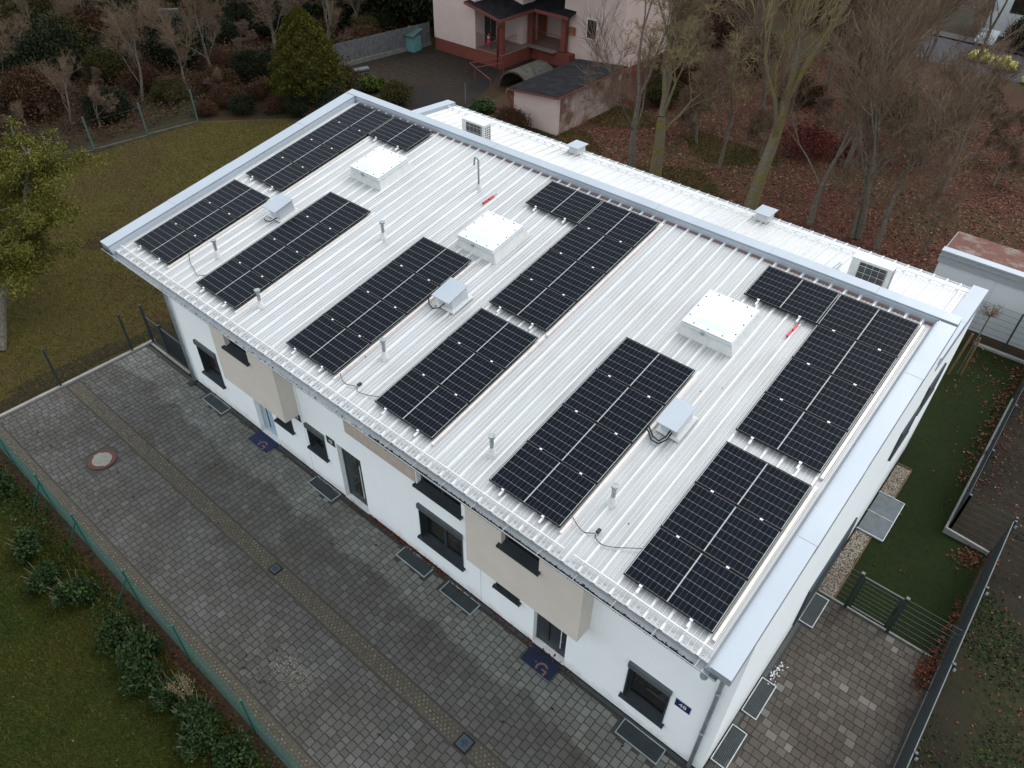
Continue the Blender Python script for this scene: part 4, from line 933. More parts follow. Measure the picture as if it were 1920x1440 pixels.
# wall lamps stubs / outlets
# manhole and gullies
r = empty('manhole', (-15.42, -3.25, .03), label='round manhole cover with pale concrete centre and rust red ring', cat='manhole')
MB().cyl(0, 0, 0, .012, .40, 40).build('ring', 'iron_rust', r)
mb = MB(); mb.cyl(0, 0, .0125, .020, .275, 36); mb.build('cover', 'cover_concrete', r)
mb = MB(); mb.box(-.31, -.10, .012, .31, .10, .0185); mb.build('lug', 'cover_concrete', r)
def gully(x, y, s_, label):
    r = empty('gully', (x, y, .034), (0, 0, 0), label=label, cat='drain', group='small square gullies in the stone strip')
    MB().box(-s_ / 2, -s_ / 2, -.01, s_ / 2, s_ / 2, .010).build('frame', 'frame_black', r)
    MB().box(-s_ / 2 + .03, -s_ / 2 + .03, .0105, s_ / 2 - .03, s_ / 2 - .03, .016).build('cover', 'iron_blue', r)
    mb = MB(); L = s_ * .27
    for a in range(4):
        for o_ in (-.022, .022):
            c_, s2 = math.cos(R(45 + 90 * a)), math.sin(R(45 + 90 * a)); px, py = -s2 * o_, c_ * o_
            q_ = [(px + c_ * .0 - s2 * .008, py + s2 * .0 + c_ * .008), (px + s2 * .008, py - c_ * .008), (px + c_ * L + s2 * .008, py + s2 * L - c_ * .008), (px + c_ * L - s2 * .008, py + s2 * L + c_ * .008)]
            mb.prism(q_, .0165 + a * .0002, .018 + a * .0002)
    for a in range(4): mb.cyl(math.cos(R(90 * a)) * L * .85, math.sin(R(90 * a)) * L * .85, .0165, .0185, .014, 8)
    mb.build('slots', 'black_rubber', r)
gully(-8.47, -2.22, .28, 'small dark square gully in the stone strip, further from the camera')
gully(-1.81, -2.24, .34, 'larger blue grey square gully in the stone strip near the bottom edge')
# gully at the left downpipe
MB().box(-16.62, .22, .035, -16.36, .42, .055).build('downpipe_gully', 'black_rubber', None, label='small black drain box at the foot of the left downpipe', cat='drain')
# leaf drifts
def drift(x0, x1, y, sy, n, label, z=.045):
    P = np.stack([rng.uniform(x0, x1, n), rng.normal(y, sy, n), z + rng.uniform(0, .03, n)], 1); leaves('leaf_drift', P, .045, 'rust_leaf', .6, None, label=label, cat='fallen leaves', kind='stuff')
drift(-7.95, -5.0, .50, .035, 420, 'rusty leaves lying along the wall between middle door and grates')
drift(-5.0, -.8, .48, .05, 160, 'sparse red leaves along the wall below the right bay')
drift(-16.3, -8.1, .49, .04, 110, 'sparse red leaves along the wall left of the middle door')
P = np.concatenate([np.stack([rng.normal(5.14, .09, 300), rng.normal(6.0, .34, 300), .05 + rng.uniform(0, .06, 300)], 1), np.stack([rng.normal(5.18, .06, 70), rng.normal(7.6, .5, 70), .05 + rng.uniform(0, .03, 70)], 1),
                    np.stack([rng.normal(5.0, .18, 150), rng.normal(10.0, .2, 150), .04 + rng.uniform(0, .06, 150)], 1), np.stack([rng.normal(5.5, .1, 60), rng.normal(10.2, .2, 60), .04 + rng.uniform(0, .03, 60)], 1)])
P = P[P[:, 0] < 5.7]
leaves('leaf_drift', P, .058, 'rust_leaf', .75, None, label='heap of rusty oak leaves against the dark right hand fence', cat='fallen leaves', kind='stuff')
P = np.concatenate([np.stack([rng.normal(4.02, .16, 420), rng.uniform(12.6, 19.7, 420), np.full(420, .06)], 1), np.stack([rng.uniform(2.4, 4.1, 150), rng.uniform(16.5, 19.8, 150), np.full(150, .05)], 1), np.stack([rng.uniform(2.9, 4.1, 26), rng.uniform(8, 16, 26), np.full(26, .05)], 1)])
P = P[P[:, 0] < 4.14]
leaves('turf_leaves', P, .055, 'dead_leaf', .8, None, label='red brown leaves scattered over the far end of the artificial turf', cat='fallen leaves', kind='stuff')
P = np.concatenate([np.stack([rng.normal(4.55, .25, 260), rng.uniform(12, 19.7, 260), np.full(260, .04)], 1), scatter(700, [(5.5, -2), (9, -2), (9, 12), (5.5, 12)], .03), scatter(700, [(4.3, 12), (8, 12), (8, 20), (4.3, 20)], .03)])
leaves('soil_leaves', P, .05, 'dead_leaf', .7, None, label='dead leaves on the bare soil beyond the right fence', cat='fallen leaves', kind='stuff')
P = np.concatenate([scatter(60, [(-19, -4.5), (5, -4.5), (5, 0), (-19, 0)], .045), np.stack([rng.normal(-6.2, .35, 14), rng.normal(-4.2, .25, 14), np.full(14, .05)], 1)])
leaves('drive_leaves', P, .05, 'leaf_brown', .9, None, label='a few dark leaves scattered on the paved driveway', cat='fallen leaves', kind='stuff')
P = np.concatenate([np.stack([rng.normal(-5.9, .33, 420), rng.normal(-3.58, .18, 420), np.full(420, .044)], 1), np.stack([rng.normal(-6.6, .5, 140), rng.normal(-3.75, .25, 140), np.full(140, .044)], 1)])
leaves('sand_scatter', P, .014, 'gravel_stone', .9, None, label='spilled pale sand grains on the driveway paving', cat='sand', kind='stuff')
P = np.stack([rng.normal(2.52, .05, 70), rng.normal(3.6, .17, 70), np.full(70, .05)], 1)
leaves('plaster_crumbs', P, .03, 'sign_white', .7, None, label='white plaster crumbs on the side courtyard by the drain', cat='debris', kind='stuff')

# ---------------------------------------------------------------- fences
# green chain link fence along the front lawn
fx = [-19.35, -17.0, -14.55, -12.55, -10.05, -7.90, -5.35, -2.9]; FY = -5.0; FH = 1.48
r = empty('chain_link_fence', (0, FY, 0), label='green chain link fence along the lawn edge of the driveway', cat='fence')
pm = MB().cyl(0, 0, 0, FH, .024, 10).cyl(0, 0, FH, FH + .02, .028, 10); pme = bpy.data.meshes.new('post'); pme.from_pydata(pm.v, [], pm.f); pme.materials.append(M['green_steel'])
bm = MB().tube([(0, 0, 1.2), (-.42, -.45, 0)], .019, 8); bme = bpy.data.meshes.new('brace'); bme.from_pydata(bm.v, [], bm.f); bme.materials.append(M['green_steel'])
for x in fx: part('post', pme, r, (x, 0, 0))
for x in (-14.55, -12.55, -10.05): part('brace', bme, r, (x, 0, 0))
for i in range(len(fx) - 1):
    nm = MB(); a, b = fx[i] + .03, fx[i + 1] - .03; st = .065; h = FH - .04; k = int((b - a + h) / st)
    for j in range(k):
        for sg in (1, -1):
            s0 = a - h + j * st if sg == 1 else a + j * st
            p0, p1 = (s0, .05), (s0 + sg * h, .05 + h)
            # clip
            def cl(p, q):
                (x0_, z0_), (x1_, z1_) = p, q; t0, t1 = 0, 1; dx = x1_ - x0_
                for lim, sgn in ((a, 1), (b, -1)):
                    f0 = sgn * (x0_ - lim); f1 = sgn * (x1_ - lim)
                    if f0 < 0 and f1 < 0: return None
                    if f0 < 0: t0 = max(t0, f0 / (f0 - f1))
                    elif f1 < 0: t1 = min(t1, f0 / (f0 - f1))
                return (x0_ + dx * t0, z0_ + (z1_ - z0_) * t0, x0_ + dx * t1, z0_ + (z1_ - z0_) * t1) if t1 > t0 + .01 else None
            c_ = cl(p0, p1)
            if c_:
                sag = .0
                nm.tube([(c_[0], .0 + sg * .002, c_[1]), (c_[2], .0 + sg * .002, c_[3])], .0015, 3, False)
    for z in (.06, .75, FH - .03): nm.tube([(a, .006, z), (b, .006, z)], .003, 3, False)
    nm.build('mesh', 'green_wire', r)
# dark rod fences
def rod_panel(mb, p0, p1, h, z0=.06, dv=.05, dh=.2, r_=.003):
    p0 = Vector(p0); p1 = Vector(p1); L = (p1 - p0).length; n = max(1, int(L / dv))
    for i in range(n + 1):
        q_ = p0.lerp(p1, i / n); mb.tube([(q_.x, q_.y, z0), (q_.x, q_.y, h)], r_, 3, False)
    k = int((h - z0) / dh)
    for i in range(k + 1):
        z = z0 + i * (h - z0) / k; mb.tube([(p0.x, p0.y, z), (p1.x, p1.y, z)], r_ * 1.5, 3, False)
def rod_fence(name, pts, h, label, mat='anthracite', post=True, dv=.05, top=.0, r_=.0028, dh=.2):
    r = empty(name, (0, 0, 0), label=label, cat='fence')
    for i, p in enumerate(pts):
        if post: MB().box(p[0] - .03, p[1] - .03, 0, p[0] + .03, p[1] + .03, h + .03).build('post', mat, r)
    for i in range(len(pts) - 1):
        mb = MB(); rod_panel(mb, (*pts[i], 0), (*pts[i + 1], 0), h, dv=dv, r_=r_, dh=dh); mb.build('rod_panel', mat, r)
    return r
rod_fence('dark_mesh_fence', [(-19.51, -5.0), (-19.51, -2.53), (-19.51, -.07)], 1.55, 'dark mesh fence on the kerb at the left end of the driveway', r_=.0016, dv=.1)
r = empty('entry_gate', (-19.42, .66, 0), label='dark metal gate between driveway and left garden at house corner', cat='gate')
for x in (0, 1.0, 2.42): MB().box(x - .035, -.035, 0, x + .035, .035, 1.28 if x else 1.62).build('post', 'anthracite', r)
gm = MB(); gm.box(.06, -.02, .08, .96, .02, .12).box(.06, -.02, 1.12, .96, .02, 1.17).box(.04, -.02, .08, .08, .02, 1.17).box(.92, -.02, .08, .96, .02, 1.17); rod_panel(gm, (.08, 0, 0), (.92, 0, 0), 1.12, .12, .05, .2); gm.build('leaf_frame', 'anthracite', r)
gm = MB(); gm.box(1.04, -.02, 1.12, 2.38, .02, 1.17).box(1.04, -.02, .08, 2.38, .02, .12)
for i in range(27): gm.box(1.06 + i * .05, -.008, .12, 1.075 + i * .05, .008, 1.12)
gm.build('side_panel', 'anthracite', r)
# right hand privacy fence
r = empty('privacy_fence', (0, 0, 0), label='dark grey privacy fence with woven strips along the right side courtyard', cat='fence')
ys = [-4.6, -2.1, .4, 2.95, 5.38, 7.88, 10.45]
FX = 5.36
for y in ys: 
    MB().box(FX + .012, y - .03, 0, FX + .072, y + .03, 1.48).build('post', 'anthracite', r)
    MB().box(FX + .075, y - .02, 1.30, FX + .13, y + .02, 1.32).box(FX + .075, y - .02, 1.24, FX + .13, y + .02, 1.26).build('bracket', 'anthracite_light', r)
for i in range(len(ys) - 1):
    a, b = ys[i] + .01, ys[i + 1] - .01
    for k in range(7):
        MB().box(FX - .004, a, .10 + k * .193, FX + .006, b, .10 + k * .193 + .186).build('privacy_strip', 'fence_panel', r)
    mb = MB()
    for k in range(8): mb.box(FX - .010, a, .090 + k * .193, FX + .012, b, .098 + k * .193)
    n = int((b - a) / .05)
    for j in range(n): mb.box(FX - .012, a + j * .05, .08, FX - .007, a + j * .05 + .005, 1.455)
    mb.build('rods', 'anthracite_light', r)
MB().box(FX - .03, ys[0], 0, FX + .01, 6.3, .075).build('gravel_board', 'concrete_dark', r)
# back leg of the fence round the raised corner bed
r = empty('corner_fence', (0, 0, 0), label='dark privacy fence along the turf above the white edging slab', cat='fence')
ys2 = [10.62, 12.75, 15.2, 17.6, 20.0]
for y in ys2: MB().box(4.25, y - .03, 0, 4.31, y + .03, 1.48).build('post', 'anthracite', r)
for i in range(len(ys2) - 1):
    for k in range(7): MB().box(4.236, ys2[i] + .02, .1 + k * .193, 4.246, ys2[i + 1] - .02, .1 + k * .193 + .186).build('privacy_strip', 'fence_panel', r)
MB().box(4.165, 10.45, 0, 4.215, 14.0, .22).box(4.165, 14.3, 0, 4.215, 17.4, .20).build('edging', 'concrete', r)
rod_fence('cross_fence', [(4.28, 10.62), (5.40, 10.62), (7.9, 10.62), (10.4, 10.62)], 1.42, 'dark rod fence crossing the soil plot to the right', dv=.05, r_=.0013)
MB().hexa([(4.17, 10.40, 0), (5.32, 10.40, 0), (5.32, 10.46, 0), (4.17, 10.46, 0)], [(4.17, 10.40, .23), (5.32, 10.40, .13), (5.32, 10.46, .13), (4.17, 10.46, .23)]).build('edging_slab', 'concrete', None, label='pale concrete edging slab at the corner bed', cat='edging')
# side garden gate
r = empty('garden_gate', (3.06, 6.40, 0), label='dark garden gate with horizontal wires between paving and turf', cat='gate')
for x in (0, 1.04): MB().box(x - .035, -.035, 0, x + .035, .035, 1.42).build('post', 'anthracite', r); MB().box(x - .04, -.04, 1.421, x + .04, .04, 1.435).build('post_cap', 'anthracite_light', r)
f = MB(); f.box(.07, -.02, .12, .11, .02, 1.34).box(.92, -.02, .12, .98, .02, 1.34).box(.11, -.02, 1.30, .92, .02, 1.34).box(.11, -.02, .12, .92, .02, .16); f.build('gate_frame', 'anthracite', r)
mb = MB()
for i in range(7): mb.box(.11, -.003, .30 + i * .15, .92, .003, .303 + i * .15)
for i in range(17): mb.box(.12 + i * .05, -.0015, .16, .1225 + i * .05, .0015, 1.30)
mb.build('wires', 'mesh_grey', r); MB().box(.93, -.05, .70, .97, .05, .95).build('handle', 'black_rubber', r)
r = empty('wire_fence', (0, 6.40, 0), label='thin wire fence panels either side of the garden gate', cat='fence')
for a, b in ((2.34, 3.02), (4.14, 5.34)):
    mb = MB()
    for i in range(8): mb.box(a, -.003, .08 + i * .185, b, .003, .085 + i * .185)
    for i in range(int((b - a) / .05)): mb.box(a + i * .05, -.0012, .08, a + i * .05 + .0024, .0012, 1.375)
    mb.build('rod_panel', 'mesh_grey', r)
# far mesh fence in front of the white garage, garage and rusty roof
rod_fence('rear_mesh_fence', [(-.2, 20.1), (3.26, 20.1), (5.8, 20.1), (8.3, 20.1)], 1.62, 'dark mesh fence in front of the white garage wall', dv=.05, r_=.004)
r = empty('garage', (.10, 20.75, 0), label='white flat roofed garage behind the turf garden at the right edge', cat='garage')
MB().box(0, 0, 0, 9, 1.7, 2.15).build('wall', 'white_wall', r)
MB().box(-.06, -.06, 2.152, 9, 1.72, 2.42).build('fascia', 'grey_fascia', r); MB().box(-.02, -.1, 2.424, 9, 1.75, 2.60).build('parapet', 'grey_fascia', r); MB().box(-.05, -.14, 2.604, 9, .20, 2.66).build('coping', 'flashing', r)
MB().box(.02, .21, 2.604, 9, 1.75, 2.625).build('roof', 'rust_roof', r)
MB().box(1.95, -.004, .1, 1.96, -.001, 2.14).build('panel_joint', 'grey_fascia', r)
MB().box(-.5, 19.99, 0, 9, 20.6, .03).build('border_soil', 'leafy_ground', None, kind='structure')
# sapling with stake
r = empty('young_tree', (2.42, 17.75, 0), label='young ball headed bare tree tied to a wooden stake on the turf', cat='tree')
MB().tube([(0, 0, 0), (.02, .05, 1.2), (.05, .08, 2.45)], .022, 7).build('trunk', 'bark_grey', r)
mb = MB(); rs = random.Random(3)
for i in range(46):
    a, e = rs.uniform(0, 6.28), rs.uniform(-.1, 1.2); d = Vector((math.cos(a) * math.cos(e), math.sin(a) * math.cos(e), math.sin(e))); p = Vector((.05, .08, 2.42)); q_ = p + d * rs.uniform(.25, .5)
    mb.tube([p, q_], .008, 3, False, .004)
    for j in range(3):
        s_ = p.lerp(q_, rs.uniform(.5, 1)); mb.tube([s_, s_ + Vector((rs.uniform(-.14, .14), rs.uniform(-.14, .14), rs.uniform(-.02, .16)))], .005, 3, False, .003)
mb.build('crown', 'twig_brown', r)
MB().tube([(-.22, -.22, 0), (-.14, -.16, 1.75)], .038, 8).tube([(.12, .0, 0), (.10, .03, 1.6)], .034, 8).build('stake', 'stake_wood', r)

# left boundary fence
r = empty('boundary_fence', (0, 0, 0), label='old green posts of a wire fence along the far left lawn edge', cat='fence')
bp = [(-38.8, .8), (-37.2, 4.06), (-36.0, 6.9), (-35.75, 9.65), (-35.5, 12.43)]
for p in bp: MB().box(p[0] - .035, p[1] - .035, 0, p[0] + .035, p[1] + .035, 1.75).build('post', 'old_green', r)
for i in range(len(bp) - 1):
    mb = MB()
    for z in (.3, .9, 1.5): mb.tube([(*bp[i], z), (*bp[i + 1], z)], .006, 3, False)
    mb.build('wire', 'old_green', r)
mb = MB()
for i in range(len(bp) - 1):
    a, b = Vector((*bp[i], 0)), Vector((*bp[i + 1], 0)); d = (b - a).normalized(); nrm = Vector((d.y, -d.x, 0)) * .08
    mb.hexa([a - nrm * .3, b - nrm * .3, b + nrm, a + nrm], [a - nrm * .3 + Vector((0, 0, .14)), b - nrm * .3 + Vector((0, 0, .09)), b + nrm + Vector((0, 0, .09)), a + nrm + Vector((0, 0, .14))])
mb.build('footing', 'mossy_stone', r)

# ---------------------------------------------------------------- neighbour's house
nh = empty('neighbour_house', (-34.9, 30.1, 0), label='pale pink house with oxide red plinth and covered corner porch', cat='house')
def nbx(name, mat, *bx, parent=None):
    mb = MB()
    for b in bx: mb.box(*b)
    return mb.build(name, mat, parent or nh)
nbx('plinth', 'plinth_red', (0, .0, 0, 3.72, 6, .78), (3.72, -.02, 0, 5.95, 6, .80), (5.95, 3.0, 0, 9.0, 9, .80), (9.0, 3.62, 0, 12.48, 8.98, .498))
nbx('wall', 'pink_render', (-.02, -.03, .782, 3.70, 7, 6.2), (3.70, 2.6, .802, 5.4, 7, 6.2), (5.4, 5.2, .802, 8.0, 9, 6.2), (8.0, 3.6, .5, 12.5, 9, 6.2))
nbx('porch_floor', 'porch_tile', (3.72, 0, .802, 5.93, 2.6, .84), (5.41, 2.6, .802, 7.98, 5.2, .84), (5.93, 3.02, .842, 7.98, 5.2, .85))
for x, y in ((5.72, .18), (5.72, 3.2), (8.3, 3.3)): MB().box(x - .17, y - .17, .86, x + .17, y + .17, 3.1).build('column', 'oxide_red', nh)
# railings
def railing(p0, p1, z0, h, n, mat='oxide_red'):
    mb = MB(); p0 = Vector(p0); p1 = Vector(p1)
    for z in (z0 + .08, z0 + h): mb.tube([(p0.x, p0.y, z), (p1.x, p1.y, z)], .018, 4)
    for i in range(n + 1):
        q_ = p0.lerp(p1, i / n); mb.tube([(q_.x, q_.y, z0), (q_.x, q_.y, z0 + h)], .009, 4, False)
    return mb.build('railing', mat, nh)
railing((3.75, .05, 0), (5.55, .05, 0), .85, .92, 16); railing((5.9, 3.1, 0), (8.1, 3.1, 0), .85, .92, 20); railing((5.85, .3, 0), (5.85, 1.5, 0), .85, .0 + .92, 10)
nd = nbx('patio_door', 'zinc', (3.704, .75, .86, 3.76, 1.95, 3.0)); nbx('pane', 'glass_dark', (3.761, .82, .95, 3.775, 1.32, 2.92), (3.761, 1.38, .95, 3.775, 1.88, 2.92), parent=nd)
nbx('front_door', 'door_wood', (5.42, 4.2, .86, 5.47, 5.1, 2.95)); 
nw = nbx('window', 'white_plastic', (6.9, 5.13, 1.75, 7.8, 5.19, 2.95)); nbx('pane', 'glass_dark', (6.97, 5.11, 1.83, 7.73, 5.128, 2.88), parent=nw); nbx('sill', 'white_plastic', (6.85, 5.02, 1.68, 7.85, 5.12, 1.745), parent=nw)
nw = nbx('window', 'white_plastic', (6.0, 5.13, 2.3, 6.4, 5.19, 2.9)); nbx('pane', 'glass_dark', (6.05, 5.11, 2.36, 6.35, 5.128, 2.85), parent=nw)
nw = nbx('window', 'white_plastic', (9.8, 3.54, 1.9, 10.6, 3.6, 3.1)); nbx('pane', 'glass_dark', (9.87, 3.52, 1.97, 10.53, 3.538, 3.03), parent=nw)
nbx('letter_box', 'door_wood', (8.55, 3.42, 1.9, 8.95, 3.59, 2.35))
# porch roofs
mb = MB(); mb.hexa([(3.3, -.55, 3.55), (6.2, -.5, 2.98), (6.2, 3.4, 2.98), (3.3, 3.4, 3.55)], [(3.3, -.55, 3.65), (6.2, -.5, 3.08), (6.2, 3.4, 3.08), (3.3, 3.4, 3.65)])
mb.hexa([(5.6, 2.8, 3.04), (8.9, 2.8, 3.0), (8.9, 5.3, 3.6), (5.6, 5.3, 3.64)], [(5.6, 2.8, 3.14), (8.9, 2.8, 3.1), (8.9, 5.3, 3.7), (5.6, 5.3, 3.74)]); mb.build('porch_roof', 'roof_felt', nh)
nbx('fascia', 'oxide_red', (6.202, -.52, 2.92, 6.25, 2.78, 3.1), (6.25, 2.74, 2.93, 8.93, 2.79, 3.12)); 
mb = MB(); mb.hexa([(3.28, -.6, 3.5), (6.25, -.56, 2.92), (6.25, -.52, 2.92), (3.28, -.56, 3.5)], [(3.28, -.6, 3.66), (6.25, -.56, 3.09), (6.25, -.52, 3.09), (3.28, -.56, 3.66)]); mb.build('fascia', 'oxide_red', nh)
MB().tube([(6.22, -.5, 2.95), (6.1, -.3, 2.7), (5.75, -.02, 2.55), (5.62, -.07, 2.4), (5.62, -.07, .1)], .05, 8).build('downpipe', 'oxide_red', nh, smooth=True)
mb = MB(); mb.hexa([(-.6, -.6, 6.2), (12.8, 2.6, 6.2), (12.8, 9.4, 6.2), (-.6, 9.4, 6.2)], [(2, 4, 8.6), (10, 4.6, 8.6), (10, 5.4, 8.6), (2, 5.2, 8.6)]); mb.build('roof', 'roof_felt', nh)
r = empty('garden_figure', (-30.55, 30.62, .85), label='small red and green garden figure standing on the neighbour porch', cat='ornament')
MB().tube([(0, 0, 0), (0, 0, .16), (0, 0, .22)], [.13, .12, .10], 10).build('base', 'leaf_fern' if False else 'old_green', r)
MB().tube([(0, 0, .222), (0, 0, .36), (0, 0, .50), (0, 0, .56)], [.13, .15, .12, .06], 10).build('body', 'red_plastic', r, smooth=True)
MB().tube([(0, 0, .565), (0, 0, .62), (0, 0, .70), (0, 0, .74)], [.05, .085, .08, .05], 10).build('head', 'sign_white', r, smooth=True)
MB().tube([(0, 0, .742), (.01, 0, .80), (.04, 0, .92)], [.09, .06, .01], 10).build('hat', 'red_plastic', r, smooth=True)
# ramp rails, arch cover, teal bin, plank fence
r = empty('stair_rail', (0, 0, 0), label='rusty handrails round the sunken steps before the pink house', cat='railing')
mb = MB()
for a, b in (((-29.7, 27.9), (-26.8, 26.6)), ((-29.7, 27.9), (-29.0, 29.8)), ((-28.9, 27.5), (-28.2, 29.4))):
    mb.tube([(*a, .75), (*b, .75)], .025, 6); mb.tube([(*a, 0), (*a, .75)], .025, 6); mb.tube([(*b, 0), (*b, .75)], .025, 6)
mb.build('rail', 'oxide_red', r)
mb = MB(); n = 12; r0, r1 = 1.15, 1.05
for i in range(n):
    a0, a1 = math.pi * i / n, math.pi * (i + 1) / n
    def ap(a, rr, y): return (-25.9 - rr * math.cos(a) * 1.1, y, rr * math.sin(a) * 1.0)
    mb.hexa([ap(a0, r0, 27.7), ap(a0, r0, 30.4), ap(a0, r1, 30.4), ap(a0, r1, 27.7)], [ap(a1, r0, 27.7), ap(a1, r0, 30.4), ap(a1, r1, 30.4), ap(a1, r1, 27.7)])
mb.build('arched_cover', 'mossy_stone', None, label='dark mossy arched cellar cover before the pink house porch', cat='cellar cover')
r = empty('teal_bin_store', (-35.9, 28.9, 0), (0, 0, R(8)), label='turquoise storage box with dark green lid beside the pink house', cat='storage box')
MB().box(-.45, -.40, .0, .45, .40, .95).build('body', 'teal_metal', r); MB().hexa([(-.62, -.55, .96), (.55, -.55, .96), (.55, .55, 1.25), (-.62, .55, 1.25)], [(-.62, -.55, 1.02), (.55, -.55, 1.02), (.55, .55, 1.31), (-.62, .55, 1.31)]).build('lid', 'teal_dark', r)
r = empty('plank_fence', (-36.75, 22.9, 0), label='weathered grey upright plank fence beside the asphalt yard', cat='fence')
mb = MB(); rs = random.Random(9); n = 74
for i in range(n):
    t = i / n; x = .95 * t; y = 7.6 * t; mb.box(x - .02, y, .25 + rs.uniform(-.01, .01), x + .01, y + .097, 1.45 + rs.uniform(-.012, .014))
mb.build('planks', 'weathered_wood', r, kind='stuff')
MB().hexa([(-.12, 0, 0), (.12, 0, 0), (1.05, 7.6, 0), (.83, 7.6, 0)], [(-.12, 0, .26), (.12, 0, .26), (1.05, 7.6, .26), (.83, 7.6, .26)]).build('footing', 'concrete_dark', r)
MB().hexa([(-35.9, 22.5, .05), (-35.5, 22.4, .05), (-34.9, 24.2, .05), (-35.3, 24.4, .05)], [(-35.9, 22.5, .16), (-35.5, 22.4, .16), (-34.9, 24.2, .16), (-35.3, 24.4, .16)]).build('loose_board', 'slab_blue', None, label='pale board lying at the foot of the grey plank fence', cat='board')
# pink shed
r = empty('garden_shed', (-22.95, 24.2, 0), label='pink rendered shed with worn brown side wall and black felt roof', cat='shed')
MB().hexa([(0, 0, 0), (3.0, 0, 0), (3.0, .2, 0), (0, .2, 0)], [(0, 0, 1.76), (3.0, 0, 2.06), (3.0, .2, 2.06), (0, .2, 1.76)]).build('front_wall', 'pink_render', r)
mb = MB(); mb.box(2.81, .202, 0, 3.01, 5.9, 2.03); mb.box(0, .202, 0, .2, 5.9, 1.75); mb.box(.2, 5.7, 0, 2.81, 5.9, 1.74); mb.build('side_wall', 'pink_render_worn', r)
mb = MB(); mb.hexa([(-.22, -.28, 1.79), (3.2, -.28, 2.13), (3.2, 6.1, 2.13), (-.22, 6.1, 1.79)], [(-.22, -.28, 1.87), (3.2, -.28, 2.21), (3.2, 6.1, 2.21), (-.22, 6.1, 1.87)]); mb.build('roof', 'roof_felt', r)
mb = MB(); mb.hexa([(-.22, -.315, 1.74), (3.22, -.315, 2.08), (3.22, -.283, 2.08), (-.22, -.283, 1.74)], [(-.22, -.315, 1.84), (3.22, -.315, 2.18), (3.22, -.283, 2.18), (-.22, -.283, 1.84)]); mb.box(3.203, -.28, 2.08, 3.235, 6.1, 2.17); mb.build('fascia', 'oxide_red', r)
MB().tube([(-.26, -.2, 1.78), (-.34, -.26, 1.5), (-.14, -.14, 1.15), (-.08, -.08, .95), (-.08, -.08, 0)], .07, 8).build('downpipe', 'oxide_red', r, smooth=True)
# thin poles beside the extension
for x, y, lb in ((-19.3, 14.8, 'thin pale pole standing behind the far left roof corner'), (-26.6, 24.2, 'short grey post at the edge of the asphalt yard'), (-11.0, 17.5, 'thin pale pole standing behind the small rear hood')):
    MB().cyl(x, y, 0, 2.6 if x > -20 else 1.2, .02, 6).build('garden_pole', 'galvanised', None, label=lb, cat='pole', group='thin garden poles')

# ---------------------------------------------------------------- vegetation builders
def tree_mesh(name, seed, height, trunk_r, levels, spread=.9, split=3, first=.28, thick_mat='bark_grey', twig_mat='twig', lean=(0, 0), upward=.35, twigs=2, thin=.0065):
    rs = random.Random(seed); A = MB(); B = MB()
    def grow(p, d, L, r0, lev):
        n = 3 if lev < 3 else 2; pts = [p]; rr = [r0]; q_ = p.copy(); dd = d.copy()
        for i in range(n):
            dd = (dd + Vector((rs.uniform(-1, 1), rs.uniform(-1, 1), rs.uniform(-.5, 1) * upward)) * (.10 if lev == 0 else .20)).normalized()
            q_ = q_ + dd * (L / n); pts.append(q_.copy()); rr.append(r0 * (1 - .38 * (i + 1) / n))
        (A if lev < 3 else B).tube(pts, rr, [9, 7, 5, 3, 3, 3, 3][lev], False)
        if lev >= levels: return
        k = split if lev else split + 1
        for j in range(k + (twigs if lev >= 2 else 0)):
            main = j < 2 and lev < 3
            t = 1.0 if main else rs.uniform(.35, 1.0); i0 = min(n - 1, int(t * n)); pp = pts[i0].lerp(pts[i0 + 1], t * n - i0) if t < 1 else pts[-1]
            ax = Vector((rs.uniform(-1, 1), rs.uniform(-1, 1), rs.uniform(-1, 1))).normalized(); side = dd.cross(ax).normalized()
            ang_ = rs.uniform(.25, .5) * spread if main else rs.uniform(.5, 1.0) * spread
            nd_ = (dd * math.cos(ang_) + side * math.sin(ang_) + Vector((0, 0, upward * .35))).normalized()
            grow(pp, nd_, L * rs.uniform(.66, .88) if main else L * rs.uniform(.48, .74), max(rr[-1] * (rs.uniform(.66, .84) if main else rs.uniform(.36, .55)), thin), lev + 1)
    grow(Vector((0, 0, -.05)), Vector((lean[0], lean[1], 1)).normalized(), height * first, trunk_r, 0)
    def me(mb, nm, mt):
        m_ = bpy.data.meshes.new(nm); m_.from_pydata(mb.v, [], mb.f); m_.materials.append(M[mt]); m_.polygons.foreach_set('use_smooth', [True] * len(m_.polygons)); return m_
    return me(A, 'trunk', thick_mat), me(B, 'crown', twig_mat)
def place_tree(name, me2, loc, rz, sc, label, cat='tree', group=None, tilt=(0, 0)):
    r = empty(name, loc, (tilt[0], tilt[1], rz), label=label, cat=cat, group=group); r.scale = (sc, sc, sc)
    part('trunk', me2[0], r); part('crown', me2[1], r); return r
T_BIG = tree_mesh('big', 11, 12, .33, 6, 1.3, 3, .25, 'bark_moss', 'twig', upward=.5, twigs=1, thin=.010)
T_UP = tree_mesh('up', 5, 12, .30, 6, .66, 3, .40, 'bark_moss', 'twig', upward=.7, twigs=1, thin=.009)
T_SLIM = tree_mesh('slim', 8, 8.5, .155, 5, .8, 3, .38, 'bark_grey', 'twig_brown', upward=.6, twigs=3)
T_SLIM2 = tree_mesh('slim2', 17, 8, .135, 5, .95, 3, .34, 'bark_grey', 'twig_brown', upward=.45, twigs=3)
T_THICK = tree_mesh('thick', 23, 6, .075, 5, 1.15, 3, .16, 'bark_grey', 'twig_brown', upward=.4, twigs=4)
T_PALE = tree_mesh('pale', 29, 6, .08, 5, 1.2, 3, .2, 'twig_pale', 'twig_pale', upward=.3, twigs=2)
